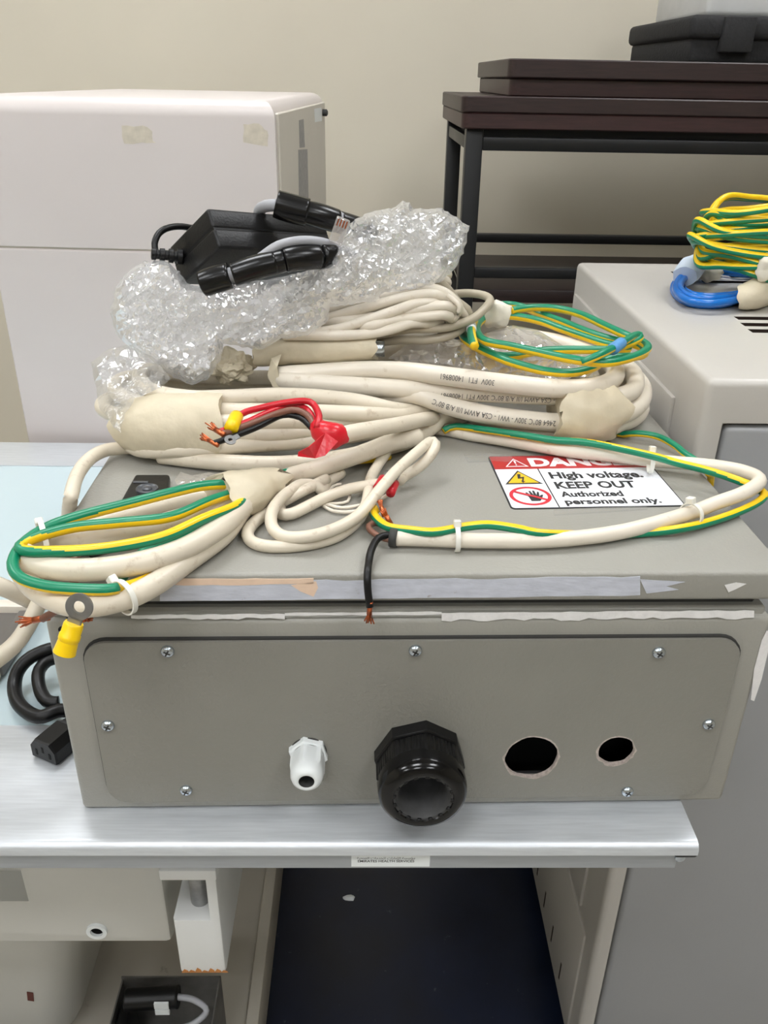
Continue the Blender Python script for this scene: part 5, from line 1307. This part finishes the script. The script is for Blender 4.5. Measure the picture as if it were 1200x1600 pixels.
# soft things give way: film and crumpled tape lie on the cables, tape lies flat on the lid
kd = KDTree(N_)
for i, p in enumerate(pts_): kd.insert(p, i)
kd.balance()
def settle(o, gap=.0006, limit=.012):
    """press a soft surface out of the cables it touches, deepest contact first"""
    M_ = world_of(o); Mi = M_.inverted()
    for v in o.data.vertices:
        p0 = M_ @ v.co; p = p0.copy()
        for _ in range(14):
            best = (0, None)
            for (q, j, d) in kd.find_range(p, .016):
                need = rad_[j]+gap-d
                if need > best[0] and d > 1e-6: best = (need, (p-q)/d*need)
            for (tp_, path, fr, rr) in wr_:
                if (path[len(path)//2]-p).length > .08: continue
                k = min(range(len(path)), key=lambda k_: (path[k_]-p).length_squared); d = p-path[k]; t_, nn, bb = fr[k]
                if abs(d.dot(t_)) > .004: continue
                x, y = d.dot(nn), d.dot(bb); e = math.sqrt((x/(rr[k][0]*1.06+gap))**2+(y/(rr[k][1]*1.06+gap))**2)
                if .2 < e < 1:
                    mv = (nn*x+bb*y)*(1/e-1)
                    if mv.length > best[0]: best = (mv.length, mv)
            if best[1] is None: break
            p += best[1]
        f_ = floor_at(p, gap)
        if p.z < f_: p.z = f_
        if (p-p0).length < limit: v.co = Mi @ p
    o.data.update()
def drape(o, owners, gap=.0012, reach=.055):
    """lay a film over the cables: each of its points comes to rest on the side away from the pile"""
    M_ = world_of(o); Mi = M_.inverted(); P_ = [M_ @ v.co for v in o.data.vertices]
    sp_ = [(pts_[i], rad_[i]) for i in range(N_) if own_[i] in owners]
    k2 = KDTree(len(sp_))
    for i, (q, r) in enumerate(sp_): k2.insert(q, i)
    k2.balance()
    wd_ = [w_ for w_ in wr_ if w_[0] in owners]
    def in_wrap(q):
        for (tp_, path, fr, rr) in wd_:
            if (path[len(path)//2]-q).length > .08: continue
            k = min(range(len(path)), key=lambda k_: (path[k_]-q).length_squared); e_ = q-path[k]; t_, nn, bb = fr[k]
            if abs(e_.dot(t_)) < .006 and (e_.dot(nn)/(rr[k][0]*1.08+gap))**2+(e_.dot(bb)/(rr[k][1]*1.08+gap))**2 < 1: return True
        return False
    for v, p in zip(o.data.vertices, P_):
        d = (CAM-p).normalized(); go = 0.0; s_ = -.004
        while s_ < reach:                                # the outermost cable in front of this point, within reach
            q = p+d*s_
            if any((q-sp_[i][0]).length < sp_[i][1]+gap for (c_, i, l_) in k2.find_range(q, .011)) or in_wrap(q): go = s_+.001
            s_ += .001
        q = p+d*max(0, go); f_ = floor_at(q, .0008)
        if q.z < f_: q.z = f_
        v.co = Mi @ q
    # film is taut between the cables: ease the steps
    bm = bmesh.new(); bm.from_mesh(o.data); bm.verts.ensure_lookup_table()
    mv = [(M_ @ v.co-p).length for v, p in zip(bm.verts, P_)]
    for _ in range(3):
        mv = [max(m_, sum(mv[e.other_vert(v).index] for e in v.link_edges)/max(1, len(v.link_edges))) for v, m_ in zip(bm.verts, mv)]
    for v, p, m_ in zip(bm.verts, P_, mv):
        q = p+(CAM-p).normalized()*m_; f_ = floor_at(q, .0008)
        if q.z < f_: q.z = f_
        v.co = Mi @ q
    bm.to_mesh(o.data); bm.free(); o.data.update()
drape(bpy.data.objects['plastic_bag'], {ca, rd, cm})
drape(bpy.data.objects['plastic_film'], {cl})
for nm_ in ('bubble_wrap', 'plastic_scrap', 'tape_ball'): settle(bpy.data.objects[nm_])
for (o, path, fr, rr) in WRAPS:
    if top_of(o) in (cl, cm, bd):
        M_ = world_of(o); Mi = M_.inverted()
        for v in o.data.vertices:
            p = M_ @ v.co; f_ = floor_at(p, .0)
            if p.z < f_: p.z = f_; v.co = Mi @ p
        o.data.update()
print_on([(545, 566, .063), (620, 575, .062), (688, 586, .061), (780, 598, .058), (870, 607, .053)], '300V  FT1  14008961', 772, 1.35)
print_on([(600, 606, .047), (700, 611, .045), (800, 616, .043), (891, 620, .040)], 'VW1 - CSA AWM I/II A/B 80\u00b0C 300V FT1 14008961', 885, 1.75)
print_on([(485, 606, .030), (600, 626, .032), (710, 643, .029), (800, 654, .024), (880, 660, .022)], '2464 80\u00b0C 300V - VW1 - CSA AWM I/II A/B 80\u00b0C', 862, 1.35)
